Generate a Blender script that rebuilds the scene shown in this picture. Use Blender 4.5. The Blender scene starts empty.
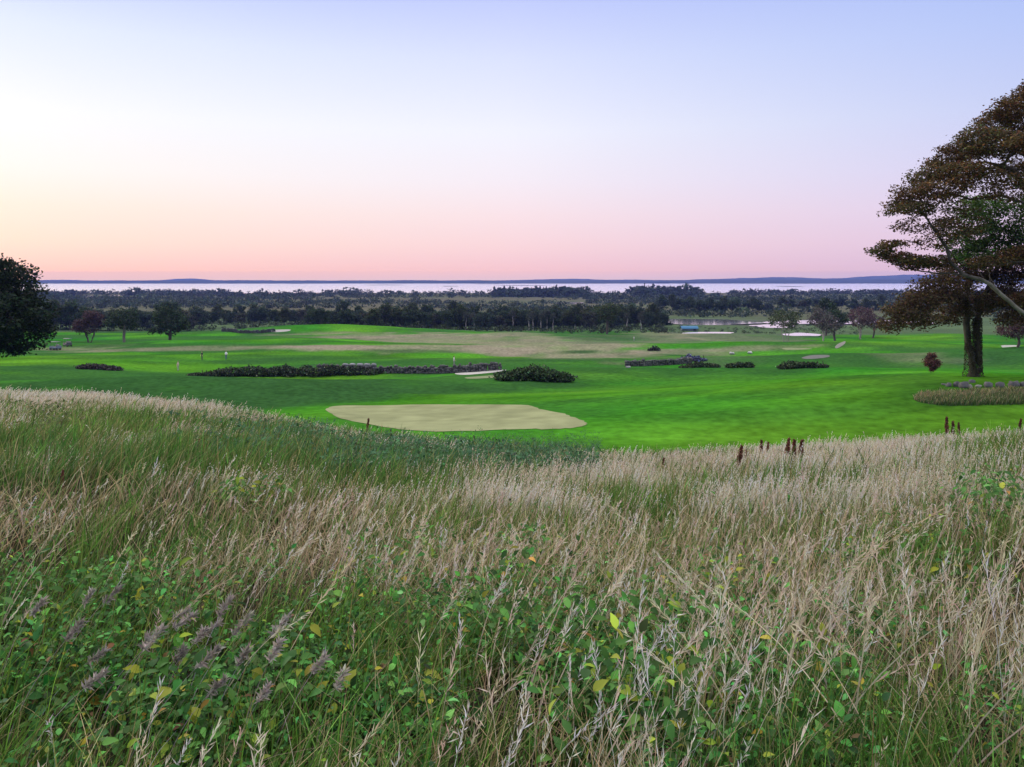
import bpy, math
import numpy as np

SC = bpy.context.scene
COL = SC.collection
RNG = np.random.default_rng(11)
F = 796.0            # focal length in pixels of a 1024 wide frame
PX0, PY0 = 512.0, 279.0   # where the level line of sight meets the frame

# ------------------------------------------------------------------ camera
cam_d = bpy.data.cameras.new('camera')
cam_d.sensor_width = 36.0
cam_d.lens = 36.0 * F / 1024.0
cam_d.shift_y = -(383.5 - PY0) / 1024.0
cam_d.clip_start = 0.05
cam_d.clip_end = 60000.0
cam = bpy.data.objects.new('camera', cam_d)
cam.rotation_euler = (math.radians(90), 0, 0)
COL.objects.link(cam)
SC.camera = cam

# ------------------------------------------------------------------ sky, sun, exposure
def s2l(r, g, b):
    def f(c):
        c /= 255.0
        return c / 12.92 if c <= 0.04045 else ((c + 0.055) / 1.055) ** 2.4
    return (f(r), f(g), f(b), 1.0)

SUN_AZ, SUN_EL = math.radians(-48), math.radians(7)     # azimuth from +Y towards +X
world = bpy.data.worlds.new('World')
SC.world = world
world.use_nodes = True
nt = world.node_tree
nt.nodes.clear()
N = nt.nodes.new
L = nt.links.new

def wmath(op, a, b=None, clamp=False):
    n = N('ShaderNodeMath'); n.operation = op; n.use_clamp = clamp
    for i, v in enumerate((a, b)):
        if v is None: continue
        if isinstance(v, (int, float)): n.inputs[i].default_value = v
        else: L(v, n.inputs[i])
    return n.outputs[0]

tc = N('ShaderNodeTexCoord')
sep = N('ShaderNodeSeparateXYZ'); L(tc.outputs['Generated'], sep.inputs[0])
elev = wmath('MULTIPLY', wmath('ARCSINE', sep.outputs[2]), 180 / math.pi)
hl = wmath('SQRT', wmath('ADD', wmath('MULTIPLY', sep.outputs[0], sep.outputs[0]), wmath('MULTIPLY', sep.outputs[1], sep.outputs[1])))
dotp = wmath('DIVIDE', wmath('ADD', wmath('MULTIPLY', sep.outputs[0], math.sin(SUN_AZ)), wmath('MULTIPLY', sep.outputs[1], math.cos(SUN_AZ))), wmath('MAXIMUM', hl, 0.001))
away = wmath('MULTIPLY', wmath('ARCCOSINE', wmath('MINIMUM', wmath('MAXIMUM', dotp, -0.9999), 0.9999)), 180 / math.pi)
epos = wmath('POWER', wmath('DIVIDE', wmath('MAXIMUM', elev, 0.0), 90.0), 0.5, True)

def ramp(stops):
    r = N('ShaderNodeValToRGB'); r.color_ramp.interpolation = 'EASE'
    r.color_ramp.interpolation = 'LINEAR'
    els = r.color_ramp.elements
    while len(els) > 1: els.remove(els[-1])
    for i, (deg, c) in enumerate(stops):
        p = (deg / 90.0) ** 0.5
        e = els[0] if i == 0 else els.new(p)
        e.position = p; e.color = c
    L(epos, r.inputs[0])
    return r.outputs[0]

UP = [(28, (0.75, 0.80, 1.05, 1)), (45, (2.0, 1.95, 2.1, 1)), (90, (3.0, 2.9, 3.0, 1))]
# the sky beyond the haze: what is seen at the horizon has come through some kilometres of it
AIR_D, AIR_C, AIR_J, AIR_TOP, AIR_END = 0.00008, (0.17, 0.25, 0.85), (0.16, 0.24, 0.85), 85.0, 9600.0
def beyond(deg, c):
    path = min(AIR_END, AIR_TOP / max(1e-6, math.sin(math.radians(deg))))
    T = math.exp(-AIR_D * path)
    return tuple(max(0.02, (c[i] - (1 - T) * AIR_J[i]) / T) for i in range(3)) + (1.0,)
def sky_ramp(stops):
    degs = [0, 0.25, 0.5, 0.8, 1.2, 1.7, 2.4, 3.4, 4.6, 7, 10.5, 15.5, 19.8]
    ds = [d for d, _ in stops]
    return ramp([(d, beyond(d, [float(np.interp(d, ds, [c[i] for _, c in stops])) for i in range(3)])) for d in degs] + UP)
glow = sky_ramp([(0, s2l(238, 200, 208)), (0.6, s2l(252, 203, 203)), (2.4, s2l(254, 223, 211)), (4.6, s2l(253, 235, 223)), (7, s2l(252, 246, 243)), (10.5, s2l(249, 250, 255)), (15.5, s2l(228, 237, 255)), (19.8, s2l(194, 208, 255))])
midc = sky_ramp([(0, s2l(224, 196, 220)), (0.6, s2l(242, 198, 214)), (2.4, s2l(247, 213, 222)), (4.6, s2l(248, 225, 233)), (7, s2l(245, 235, 246)), (10.5, s2l(241, 242, 255)), (15.5, s2l(219, 226, 255)), (19.8, s2l(192, 203, 254))])
farc = sky_ramp([(0, s2l(196, 182, 222)), (0.6, s2l(210, 186, 222)), (2.4, s2l(220, 197, 228)), (4.6, s2l(220, 205, 236)), (7, s2l(212, 208, 242)), (10.5, s2l(199, 207, 245)), (15.5, s2l(181, 198, 248)), (19.8, s2l(167, 187, 246))])

def mixc(f, a, b):
    m = N('ShaderNodeMix'); m.data_type = 'RGBA'
    L(f, m.inputs['Factor']); L(a, m.inputs['A']); L(b, m.inputs['B'])
    return m.outputs['Result']

def step01(v, a, b):
    m = N('ShaderNodeMapRange'); m.clamp = True
    L(v, m.inputs[0]); m.inputs[1].default_value = a; m.inputs[2].default_value = b
    return m.outputs[0]

twil = mixc(step01(away, 48, 82), mixc(step01(away, 14, 48), glow, midc), farc)
b1 = N('ShaderNodeBackground'); L(twil, b1.inputs[0]); b1.inputs[1].default_value = 1.0
sky = N('ShaderNodeTexSky'); sky.sky_type = 'NISHITA'; sky.sun_disc = False
sky.sun_elevation = SUN_EL; sky.sun_rotation = SUN_AZ
b2 = N('ShaderNodeBackground'); L(sky.outputs[0], b2.inputs[0]); b2.inputs[1].default_value = 0.006
add = N('ShaderNodeAddShader'); L(b1.outputs[0], add.inputs[0]); L(b2.outputs[0], add.inputs[1])
wo = N('ShaderNodeOutputWorld'); L(add.outputs[0], wo.inputs[0])

sun_d = bpy.data.lights.new('sun', 'SUN')
sun_d.energy = 2.6
sun_d.angle = math.radians(22)
sun_d.color = (1.0, 0.82, 0.68)
sun = bpy.data.objects.new('sun', sun_d)
sun_el_lamp = math.radians(14)
sun.rotation_euler = (math.radians(90) - sun_el_lamp, 0, math.pi - SUN_AZ)
COL.objects.link(sun)

SC.view_settings.view_transform = 'Standard'
SC.view_settings.look = 'None'
SC.view_settings.exposure = 0.0
SC.view_settings.gamma = 1.0
SC.render.engine = 'CYCLES'
SC.cycles.use_denoising = True
SC.cycles.max_bounces = 5
SC.cycles.diffuse_bounces = 2
SC.cycles.glossy_bounces = 2
SC.cycles.transmission_bounces = 3
SC.cycles.volume_bounces = 0
SC.cycles.transparent_max_bounces = 4

# ------------------------------------------------------------------ numeric helpers
def hash2(ix, iy, seed):
    h = (ix.astype(np.int64) * 374761393 + iy.astype(np.int64) * 668265263 + seed * 1442695041) & 0xffffffff
    h = ((h ^ (h >> 13)) * 1274126177) & 0xffffffff
    return ((h ^ (h >> 16)) & 0xffff) / 65535.0

def vnoise(x, y, seed=0):
    x = np.asarray(x, float); y = np.asarray(y, float)
    ix = np.floor(x); iy = np.floor(y)
    fx = x - ix; fy = y - iy
    fx = fx * fx * (3 - 2 * fx); fy = fy * fy * (3 - 2 * fy)
    a = hash2(ix, iy, seed); b = hash2(ix + 1, iy, seed); c = hash2(ix, iy + 1, seed); d = hash2(ix + 1, iy + 1, seed)
    return (a * (1 - fx) + b * fx) * (1 - fy) + (c * (1 - fx) + d * fx) * fy

def fbm(x, y, seed=0, o=4):
    s = 0; a = 0.5; t = 0
    for i in range(o):
        s = s + a * vnoise(x * 2 ** i, y * 2 ** i, seed + i * 17); t += a; a *= 0.55
    return s / t

def sstep(a, b, v):
    t = np.clip((v - a) / (b - a), 0, 1)
    return t * t * (3 - 2 * t)

# ------------------------------------------------------------------ the lie of the land
_py = np.array([0, 3, 10, 20, 34, 45, 60, 80, 100, 130, 174, 240, 300, 360, 500, 830, 1400, 1600, 1720, 40000.])
_pz = np.array([-1.6, -1.9, -3.2, -5.2, -7.6, -9.3, -10.8, -12.2, -13.2, -14.8, -16.6, -19.5, -21.5, -23.0, -25.0, -26.0, -26.2, -26.4, -33, -60])
_ly = np.linspace(0, math.log(40001), 1500)
_lz = np.interp(np.exp(_ly) - 1, _py, _pz)
_k = np.hanning(41); _k /= _k.sum()
_lz = np.convolve(np.pad(_lz, 20, mode='edge'), _k, mode='valid')
EDGE_PX = np.array([-400, 0, 100, 200, 330, 450, 600, 700, 800, 900, 1024, 1400.])
EDGE_Y = np.array([48, 42, 39, 36, 33, 31, 30, 31, 32, 33, 34, 36.])
EDGE_PY = np.array([390, 399, 403, 414, 438, 454, 466, 464, 460, 452, 443, 420.])
PONDS = []     # (x, y, rx, ry, level)

def lawn0(x, y):
    z = np.interp(np.log(np.maximum(y, 0) + 1), _ly, _lz)
    z = z + 3.4 * np.exp(-((x - 40) / 24) ** 2 / 2 - ((y - 64) / 15) ** 2 / 2)
    # rolling ground of the course
    w = sstep(45, 90, y) * (1 - sstep(280, 420, y))
    z = z + w * (2.4 * (fbm(x / 55.0, y / 34.0, 5, 3) - 0.5) + 0.5 * (fbm(x / 16.0, y / 11.0, 9, 2) - 0.5))
    # folds that cross the course
    for (cx, cy, a, rx, ry) in FOLDS:
        z = z + 1.5 * a * np.exp(-((x - cx) / rx) ** 2 / 2 - ((y - cy - 0.12 * (x - cx)) / ry) ** 2 / 2)
    z = z + sstep(420, 900, y) * 0.6 * (fbm(x / 90.0, y / 90.0, 3, 3) - 0.5)
    return z

FOLDS = [(-45, 92, 1.0, 26, 7), (-40, 112, -0.9, 30, 8), (-70, 205, 1.6, 40, 14), (-70, 310, 2.6, 34, 13), (-20, 290, 1.0, 40, 12),
         (10, 190, 1.2, 45, 10), (60, 150, 1.0, 30, 9), (95, 190, 1.6, 35, 12), (120, 150, 2.4, 26, 12), (30, 118, 0.8, 30, 8)]

def terrain(x, y):
    x = np.asarray(x, float); y = np.asarray(y, float)
    u = np.clip(x / np.maximum(y, 7.0), -1.2, 1.2)
    px = PX0 + F * u
    yc = np.interp(px, EDGE_PX, EDGE_Y); ze = -(np.interp(px, EDGE_PX, EDGE_PY) - PY0) / F * yc
    t = np.maximum(y, 0) / yc
    zm = -1.6 + (ze + 1.6) * np.where(t < 1, t ** 1.35, 1 + 1.35 * (t - 1))
    zm = zm + 0.16 * sstep(2, 7, y) * (fbm(x / 3.1, y / 3.1, 21, 3) - 0.5) + sstep(6, 16, y) * 0.5 * (fbm(x / 11.0, y / 8.0, 23, 2) - 0.5) * (1 - sstep(0.75, 1.0, t))
    zl = lawn0(x, y)
    b = sstep(0, 22, y - yc)
    z = zm * (1 - b) + zl * b
    for (cx, cy, rx, ry, lev) in PONDS:
        r = np.sqrt(((x - cx) / rx) ** 2 + ((y - cy) / ry) ** 2)
        k = 1 - sstep(1.0, 1.35, r)
        z = z * (1 - k) + np.minimum(z, lev - 0.6) * k
        k2 = 1 - sstep(1.35, 1.9, r)
        z = np.where(r >= 1.0, z * (1 - k2) + np.minimum(z, lev + 0.05) * k2, z)
    return z

def edge_of(x, y):
    px = PX0 + F * np.clip(x / np.maximum(y, 7.0), -1.2, 1.2)
    return np.interp(px, EDGE_PX, EDGE_Y) + 1.6 * (fbm(np.asarray(x) / 2.2, np.asarray(y) / 2.2, 33, 3) - 0.5)

_ys = np.exp(np.linspace(math.log(2.0), math.log(1700), 3000))
def hit(px, py, ymin=2.0):
    """ground point seen at a spot of the frame"""
    u = (px - PX0) / F; s = (py - PY0) / F
    ys = _ys[_ys >= ymin]
    g = terrain(u * ys, ys) - (-s * ys)
    i = int(np.argmax(g >= 0)) if (g >= 0).any() else len(ys) - 1
    y = ys[i]
    if i > 0:
        y0, y1 = ys[i - 1], ys[i]
        g0, g1 = g[i - 1], g[i]
        y = y0 + (y1 - y0) * (-g0) / (g1 - g0 + 1e-9)
    return np.array([u * y, y, float(terrain(u * y, y))])

def ground(px, D):
    x = (px - PX0) / F * D
    return np.array([x, D, float(terrain(x, D))])

def spot(px, py, D):
    return np.array([(px - PX0) / F * D, D, -(py - PY0) / F * D])

# ------------------------------------------------------------------ scene-object helpers
def tag(o, label=None, cat=None, group=None, kind=None):
    if label: o['label'] = label
    if cat: o['category'] = cat
    if group: o['group'] = group
    if kind: o['kind'] = kind
    return o

def empty(name, loc, rz=0.0, scale=1.0):
    o = bpy.data.objects.new(name, None)
    o.location = loc; o.rotation_euler = (0, 0, rz); o.scale = (scale,) * 3 if np.isscalar(scale) else scale
    o.empty_display_size = 0.3
    COL.objects.link(o)
    return o

def copy_tree(o, parent=None):
    c = o.copy(); COL.objects.link(c); c.parent = parent
    for ch in list(o.children): copy_tree(ch, c)
    return c

def make_mesh(name, V, faces, mats, tint=None, smooth=False, mat_idx=None, parent=None, loc=None):
    """faces: list of int arrays (n, k)"""
    V = np.asarray(V, np.float32).reshape(-1, 3)
    me = bpy.data.meshes.new(name)
    faces = [np.asarray(f, np.int32) for f in faces if len(f)]
    tot = np.concatenate([np.full(len(f), f.shape[1], np.int32) for f in faces])
    idx = np.concatenate([f.ravel() for f in faces])
    me.vertices.add(len(V)); me.vertices.foreach_set('co', V.ravel())
    me.loops.add(len(idx)); me.loops.foreach_set('vertex_index', idx)
    me.polygons.add(len(tot))
    st = np.concatenate([[0], np.cumsum(tot)[:-1]]).astype(np.int32)
    me.polygons.foreach_set('loop_start', st)
    me.polygons.foreach_set('loop_total', tot)
    if smooth: me.polygons.foreach_set('use_smooth', np.ones(len(tot), bool))
    if mat_idx is not None: me.polygons.foreach_set('material_index', np.asarray(mat_idx, np.int32))
    if tint is not None:
        a = me.color_attributes.new('tint', 'FLOAT_COLOR', 'POINT')
        T = np.ones((len(V), 4), np.float32); T[:, :3] = tint
        a.data.foreach_set('color', T.ravel())
    for m in (mats if isinstance(mats, (list, tuple)) else [mats]): me.materials.append(m)
    me.update(calc_edges=True); me.validate()
    o = bpy.data.objects.new(name, me)
    COL.objects.link(o)
    if parent is not None: o.parent = parent
    if loc is not None: o.location = loc
    return o

class MB:
    """collects vertices, faces and tints"""
    def __init__(s): s.V = []; s.F = []; s.T = []; s.n = 0
    def add(s, V, faces, tint):
        V = np.asarray(V, float).reshape(-1, 3)
        t = np.empty((len(V), 3)); t[:] = tint
        for f in faces:
            f = np.asarray(f, int)
            if len(f): s.F.append(f + s.n)
        s.V.append(V); s.T.append(t); s.n += len(V)
    def build(s, name, mat, parent=None, smooth=False, loc=None):
        return make_mesh(name, np.concatenate(s.V), s.F, mat, np.concatenate(s.T), smooth, None, parent, loc)

# ------------------------------------------------------------------ materials
def new_mat(name):
    m = bpy.data.materials.new(name); m.use_nodes = True
    t = m.node_tree; t.nodes.clear()
    return m, t

def tint_mat(name, rough=0.7, transl=0.0, noise=0.0, nscale=8.0, bump=0.0, spec=0.25):
    m, t = new_mat(name)
    at = t.nodes.new('ShaderNodeAttribute'); at.attribute_name = 'tint'
    c = at.outputs['Color']
    out = t.nodes.new('ShaderNodeOutputMaterial')
    p = t.nodes.new('ShaderNodeBsdfPrincipled')
    p.inputs['Roughness'].default_value = rough
    p.inputs['Specular IOR Level'].default_value = spec
    if noise > 0 or bump > 0:
        co = t.nodes.new('ShaderNodeTexCoord')
        nz = t.nodes.new('ShaderNodeTexNoise'); nz.inputs['Scale'].default_value = nscale; nz.inputs['Detail'].default_value = 5
        t.links.new(co.outputs['Object'], nz.inputs['Vector'])
        if noise > 0:
            mr = t.nodes.new('ShaderNodeMapRange')
            mr.inputs[1].default_value = 0.25; mr.inputs[2].default_value = 0.75
            mr.inputs[3].default_value = 1 - noise; mr.inputs[4].default_value = 1 + noise
            t.links.new(nz.outputs[0], mr.inputs[0])
            mu = t.nodes.new('ShaderNodeVectorMath'); mu.operation = 'SCALE'
            t.links.new(c, mu.inputs[0]); t.links.new(mr.outputs[0], mu.inputs['Scale'])
            c = mu.outputs[0]
        if bump > 0:
            bp = t.nodes.new('ShaderNodeBump'); bp.inputs['Strength'].default_value = 0.8; bp.inputs['Distance'].default_value = bump
            t.links.new(nz.outputs[0], bp.inputs['Height']); t.links.new(bp.outputs[0], p.inputs['Normal'])
    t.links.new(c, p.inputs['Base Color'])
    if transl > 0:
        tr = t.nodes.new('ShaderNodeBsdfTranslucent'); t.links.new(c, tr.inputs[0])
        mx = t.nodes.new('ShaderNodeMixShader'); mx.inputs[0].default_value = transl
        t.links.new(p.outputs[0], mx.inputs[1]); t.links.new(tr.outputs[0], mx.inputs[2])
        t.links.new(mx.outputs[0], out.inputs[0])
    else:
        t.links.new(p.outputs[0], out.inputs[0])
    return m

M_LEAF = tint_mat('foliage', 0.7, 0.25, spec=0.08)
M_GRASS = tint_mat('grass_blades', 0.7, 0.3, spec=0.12)
M_BARK = tint_mat('bark', 0.9, 0, 0.45, 3.0, 0.03)
M_STONE = tint_mat('stone', 0.85, 0, 0.45, 2.5, 0.06)
M_PLAIN = tint_mat('painted', 0.6, 0, 0.12, 6.0)
M_GROUND = tint_mat('ground_cover', 1.0, 0, 0.34, 1.5, 0.05, 0.0)
M_GREEN = tint_mat('sanded_turf', 1.0, 0, 0.14, 0.55, 0.01, 0.0)
M_SAND = tint_mat('sand', 0.9, 0, 0.15, 1.5, 0.02, 0.2)
M_FAR = tint_mat('far_land', 0.95, 0, 0.3, 0.01, 0, 0.0)

def water_mat(name, rough, scale, strength, lake=False):
    m, t = new_mat(name)
    out = t.nodes.new('ShaderNodeOutputMaterial'); p = t.nodes.new('ShaderNodeBsdfPrincipled')
    p.inputs['Base Color'].default_value = (0.03, 0.045, 0.07, 1)
    p.inputs['Roughness'].default_value = rough
    p.inputs['IOR'].default_value = 1.33
    if lake:
        p.inputs['Base Color'].default_value = (0.86, 0.92, 1.0, 1); p.inputs['Metallic'].default_value = 0.95
    co = t.nodes.new('ShaderNodeTexCoord')
    mp = t.nodes.new('ShaderNodeMapping'); mp.inputs['Scale'].default_value = (0.25, 1, 1)
    nz = t.nodes.new('ShaderNodeTexNoise'); nz.inputs['Scale'].default_value = scale; nz.inputs['Detail'].default_value = 3
    bp = t.nodes.new('ShaderNodeBump'); bp.inputs['Strength'].default_value = strength; bp.inputs['Distance'].default_value = 0.1
    t.links.new(co.outputs['Object'], mp.inputs[0]); t.links.new(mp.outputs[0], nz.inputs['Vector'])
    t.links.new(nz.outputs[0], bp.inputs['Height']); t.links.new(bp.outputs[0], p.inputs['Normal'])
    t.links.new(p.outputs[0], out.inputs[0])
    return m
M_WATER = water_mat('lake_water', 0.16, 0.05, 0.02, True)
M_POND = water_mat('pond_water', 0.08, 0.6, 0.02, True)

# ------------------------------------------------------------------ ponds (laid into the land)
def pond_at(px0, px1, py, D, depth):
    depth *= 1.5
    cx = ((px0 + px1) / 2 - PX0) / F * D
    lev = float(lawn0(np.array(cx), np.array(float(D)))) - 0.1
    PONDS.append((cx, D, (px1 - px0) / 2 / F * D, depth / 2, lev))
for a in [(80, 114, 0, 1230, 70), (554, 584, 0, 868, 42), (655, 760, 0, 455, 36), (770, 858, 0, 450, 30), (752, 795, 0, 402, 20),
          (680, 738, 0, 326, 11), (784, 820, 0, 312, 12), (858, 920, 0, 455, 30), (235, 330, 0, 1480, 60)]:
    pond_at(*a)

# ------------------------------------------------------------------ ground sheet
LAWN = np.array([0.021, 0.125, 0.009]); LAWN2 = np.array([0.058, 0.155, 0.011])
ROUGH_SHADE = np.array([0.022, 0.066, 0.017]); DRY = np.array([0.185, 0.163, 0.115]); HEATH = np.array([0.085, 0.082, 0.052])
MARSH = np.array([0.062, 0.095, 0.045]); THATCH = np.array([0.024, 0.023, 0.013])
PATCH_PX = [  # cover of the ground as patches, slope and hollow shade painted into some: centre px, py, half width px, half height px, colour, weight
    (190, 349, 150, 2.2, DRY, 0.6), (80, 348.5, 40, 2.4, DRY, .5), (330, 347.5, 70, 3.0, DRY, 0.85), (450, 349, 150, 4.0, DRY, 0.85), (560, 347, 90, 5.0, DRY, 0.8), (480, 344, 160, 3.0, DRY, 0.75),
    (330, 333.5, 70, 1.2, DRY, 0.6), (400, 336, 110, 1.6, DRY, .5), (700, 337, 75, 4.5, DRY, 0.75), (690, 353, 60, 3, DRY, 0.45), (760, 348, 70, 3, DRY, 0.55), (640, 341, 70, 3, MARSH, .7), (760, 340, 70, 4, MARSH, .8),
    (420, 351, 60, 2, ROUGH_SHADE, 0.8), (575, 352, 32, 2, ROUGH_SHADE, 0.9), (610, 338, 40, 3, ROUGH_SHADE, 0.6),
    (910, 355, 40, 3.0, DRY, 0.35), (160, 378, 190, 5.5, ROUGH_SHADE, 0.95), (300, 381, 90, 3, ROUGH_SHADE, 0.8), (40, 368, 60, 4, ROUGH_SHADE, 0.75), (400, 388, 120, 4, ROUGH_SHADE, 0.6), (985, 362, 70, 4, ROUGH_SHADE, 0.95), (985, 354, 80, 2, ROUGH_SHADE, 0.7), (945, 361, 28, 4, MARSH, 0.8),  # wide left band: longer grass with the hill's shade painted in
    (455, 417, 160, 15, ROUGH_SHADE, 0.45), (415, 385, 100, 6, ROUGH_SHADE, .8), (535, 384, 50, 3, ROUGH_SHADE, .7), (690, 370, 110, 2.5, ROUGH_SHADE, .6), (110, 345, 50, 1.5, ROUGH_SHADE, 0.8), (260, 327, 60, 2, ROUGH_SHADE, 0.7), (90, 358, 70, 2, ROUGH_SHADE, 0.55), (330, 358, 100, 1.8, ROUGH_SHADE, 0.6), (560, 360, 90, 1.5, ROUGH_SHADE, 0.7), (820, 354, 70, 2.5, ROUGH_SHADE, 0.5), (700, 357, 60, 3, MARSH, .5),  # dark patch near the hedge paints in the shade of a hollow
    (470, 327, 60, 3, MARSH, 0.9), (250, 361, 140, 1.5, ROUGH_SHADE, .5), (640, 396, 90, 3, ROUGH_SHADE, .35), (800, 392, 120, 3, ROUGH_SHADE, .3), (760, 414, 160, 4, ROUGH_SHADE, .25), (900, 376, 60, 3, ROUGH_SHADE, .4), (880, 345, 60, 2, ROUGH_SHADE, .4), (250, 393, 80, 3, ROUGH_SHADE, .4),
]
PATCH = []
def cover(x, y, z):
    px = PX0 + F * x / np.maximum(y, 1.0)
    n1 = fbm(x / 9.0, y / 6.0, 41, 4); n2 = fbm(x / 30.0, y / 18.0, 43, 3); n3 = fbm(x / 2.5, y / 2.0, 47, 3)
    C = LAWN + (LAWN2 - LAWN) * np.clip((n2 - 0.3) * 2.2, 0, 1)[:, None]
    C = C * (0.55 + 0.9 * n1)[:, None]
    n4 = fbm(x / 45.0, y / 5.0, 45, 3); C = C * (0.66 + 0.5 * n4 + .5 * fbm((x + 1.6 * y) / 9.0, (y - .16 * x) / 1.3, 46, 4) - .09)[:, None]
    n6 = (sstep(.38, .60, fbm(x / 34.0, y / 13.0, 53, 4)) * .8 * sstep(70, 105, y) * (1 - .55 * sstep(520, 640, px) * (1 - sstep(110, 150, y))))[:, None]; C = C * (1 - n6) + ROUGH_SHADE * 1.1 * n6
    wob = (n1 - 0.5) * 1.1 + (n2 - 0.5) * 0.9
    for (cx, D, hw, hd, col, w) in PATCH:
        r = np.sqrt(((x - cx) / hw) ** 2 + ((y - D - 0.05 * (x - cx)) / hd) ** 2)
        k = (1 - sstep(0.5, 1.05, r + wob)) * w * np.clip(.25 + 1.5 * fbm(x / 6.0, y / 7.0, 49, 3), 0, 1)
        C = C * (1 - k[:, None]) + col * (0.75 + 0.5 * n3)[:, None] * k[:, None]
    # the plain beyond the course: marsh, then bog
    wob2 = (fbm(x / 60.0, y / 40.0, 51, 3) - 0.5)
    lim = np.interp(px, [-200, 250, 330, 500, 650, 700, 900, 1300], [330, 360, 318, 318, 355, 300, 310, 330.])
    k = sstep(-14, 14, y - lim + 40 * wob2)[:, None]
    mcol = MARSH * (0.7 + 0.6 * n2)[:, None]
    hk = np.clip(sstep(430, 620, y + 200 * wob2) * (0.35 + 1.1 * fbm(x / 140.0, y / 70.0, 57, 3)), 0, 1)[:, None]
    mcol = mcol * (1 - hk) + HEATH * (0.7 + 0.6 * n1)[:, None] * hk
    C = C * (1 - k) + mcol * k
    # the hay meadow in front
    e = edge_of(x, y)
    k = (1 - sstep(-0.6, 0.6, y - e))[:, None]
    C = C * (1 - k) + THATCH * (0.6 + 0.8 * n3)[:, None] * k
    # pond banks
    for (cx, cy, rx, ry, lev) in PONDS:
        r = np.sqrt(((x - cx) / rx) ** 2 + ((y - cy) / ry) ** 2)
        k = (1 - sstep(1.2, 1.8, r))[:, None]
        C = C * (1 - 0.7 * k) + np.array([0.07, 0.08, 0.06]) * 0.7 * k
    return C

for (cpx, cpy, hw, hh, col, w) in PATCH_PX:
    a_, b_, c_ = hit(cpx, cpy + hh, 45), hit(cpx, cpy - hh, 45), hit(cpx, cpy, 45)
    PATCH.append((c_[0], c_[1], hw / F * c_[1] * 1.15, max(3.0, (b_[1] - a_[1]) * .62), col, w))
rows = np.concatenate([np.arange(-10, 2, 0.5), np.exp(np.linspace(math.log(2), math.log(1750), 620))])
us = np.linspace(-1.25, 1.25, 760)
YY = np.repeat(rows, len(us)); UU = np.tile(us, len(rows))
XX = UU * (YY + 14.0)
ZZ = terrain(XX, YY)
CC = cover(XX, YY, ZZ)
nr, nc = len(rows), len(us)
i0 = (np.arange(nr - 1)[:, None] * nc + np.arange(nc - 1)[None, :]).ravel()
g = make_mesh('ground', np.stack([XX, YY, ZZ], 1), [np.stack([i0, i0 + 1, i0 + nc + 1, i0 + nc], 1)], M_GROUND, CC, True)
tag(g, kind='structure')

# lake and ponds
def sheet(name, pts, mat, z=None, tint=(0.5, 0.5, 0.5), rings=8, lift=0.0, kind='structure', noise=0.0):
    pts = np.asarray(pts, float)
    c = pts.mean(0); n = len(pts)
    V = [np.array([[c[0], c[1]]])]
    for r in range(1, rings + 1): V.append(c + (pts - c) * (r / rings))
    V = np.concatenate(V)
    zz = np.full(len(V), z) if z is not None else terrain(V[:, 0], V[:, 1]) + lift
    j = np.arange(n); jn = (j + 1) % n
    fs = [np.stack([np.zeros(n, int), 1 + j, 1 + jn], 1)]
    for r in range(rings - 1):
        a = 1 + r * n
        fs.append(np.stack([a + j, a + n + j, a + n + jn, a + jn], 1))
    T = np.array(tint) * (1 + noise * (fbm(V[:, 0] / 1.5, V[:, 1] / 1.5, 77, 3) - 0.5))[:, None] if noise else np.tile(tint, (len(V), 1))
    o = make_mesh(name, np.column_stack([V, zz]), fs, mat, T, True)
    return tag(o, kind=kind)

for (cx, cy, rx, ry, lev) in PONDS:
    a = np.linspace(0, 2 * math.pi, 64, endpoint=False)
    rr = 1 + 0.16 * np.sin(2 * a + cx) + 0.10 * np.sin(3 * a + cy) + 0.06 * np.sin(5 * a + cx * 2)
    sheet('pond', np.stack([cx + rx * rr * np.cos(a), cy + ry * rr * np.sin(a)], 1), M_POND, lev, rings=2)
make_mesh('lake', [(-14000, 1560, -27.4), (14000, 1560, -27.4), (14000, 9400, -27.4), (-14000, 9400, -27.4)], [np.array([[0, 1, 2, 3]])], M_WATER)
tag(bpy.data.objects['lake'], kind='structure')

# far land across the lake and hills behind it
def ridge(name, D, depth, pxs, hs, tint, seed, rough_amp, rough_px, base=-27.6, kind='structure'):
    px = np.arange(-500, 1560, 3.0)
    h = np.interp(px, pxs, hs)
    h = np.convolve(np.pad(h, 10, mode='edge'), np.hanning(21) / np.hanning(21).sum(), mode='valid')
    h = h * (1 + rough_amp * (fbm(px / rough_px, px * 0 + 0.5, seed, 5) - 0.5))
    h = h / F * D
    V = []
    prof = [(0, 0.0), (0.06, 0.12), (0.25, 0.45), (0.5, 1.0), (0.75, 0.5), (1, 0.0)]
    for (d, k) in prof:
        yv = D + depth * (d - 0.5)
        shore = 0 if d > 0 else (fbm(px / 60.0, px * 0, seed + 3, 4) - 0.5) * depth * 0.3
        V.append(np.stack([(px - PX0) / F * (yv), yv + shore + 0 * px, base + k * h * (1 + 0.25 * (fbm(px / 14.0, px * 0 + d * 9, seed + 5, 3) - 0.5) * (0 < d < .9))], 1))
    n = len(px)
    i = np.arange(n - 1)
    fs = [np.stack([i + r * n, i + 1 + r * n, i + 1 + (r + 1) * n, i + (r + 1) * n], 1) for r in range(len(prof) - 1)]
    o = make_mesh(name, np.concatenate(V), fs, M_FAR, tint, True)
    return tag(o, kind=kind)
ridge('far_shore', 5400, 1300, [-500, 30, 300, 500, 700, 900, 1100, 1560], [2.7, 2.7, 2.7, 2.8, 3.1, 3.5, 3.6, 3.5], (0.05, 0.06, 0.06), 3, 0.35, 40)
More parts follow.
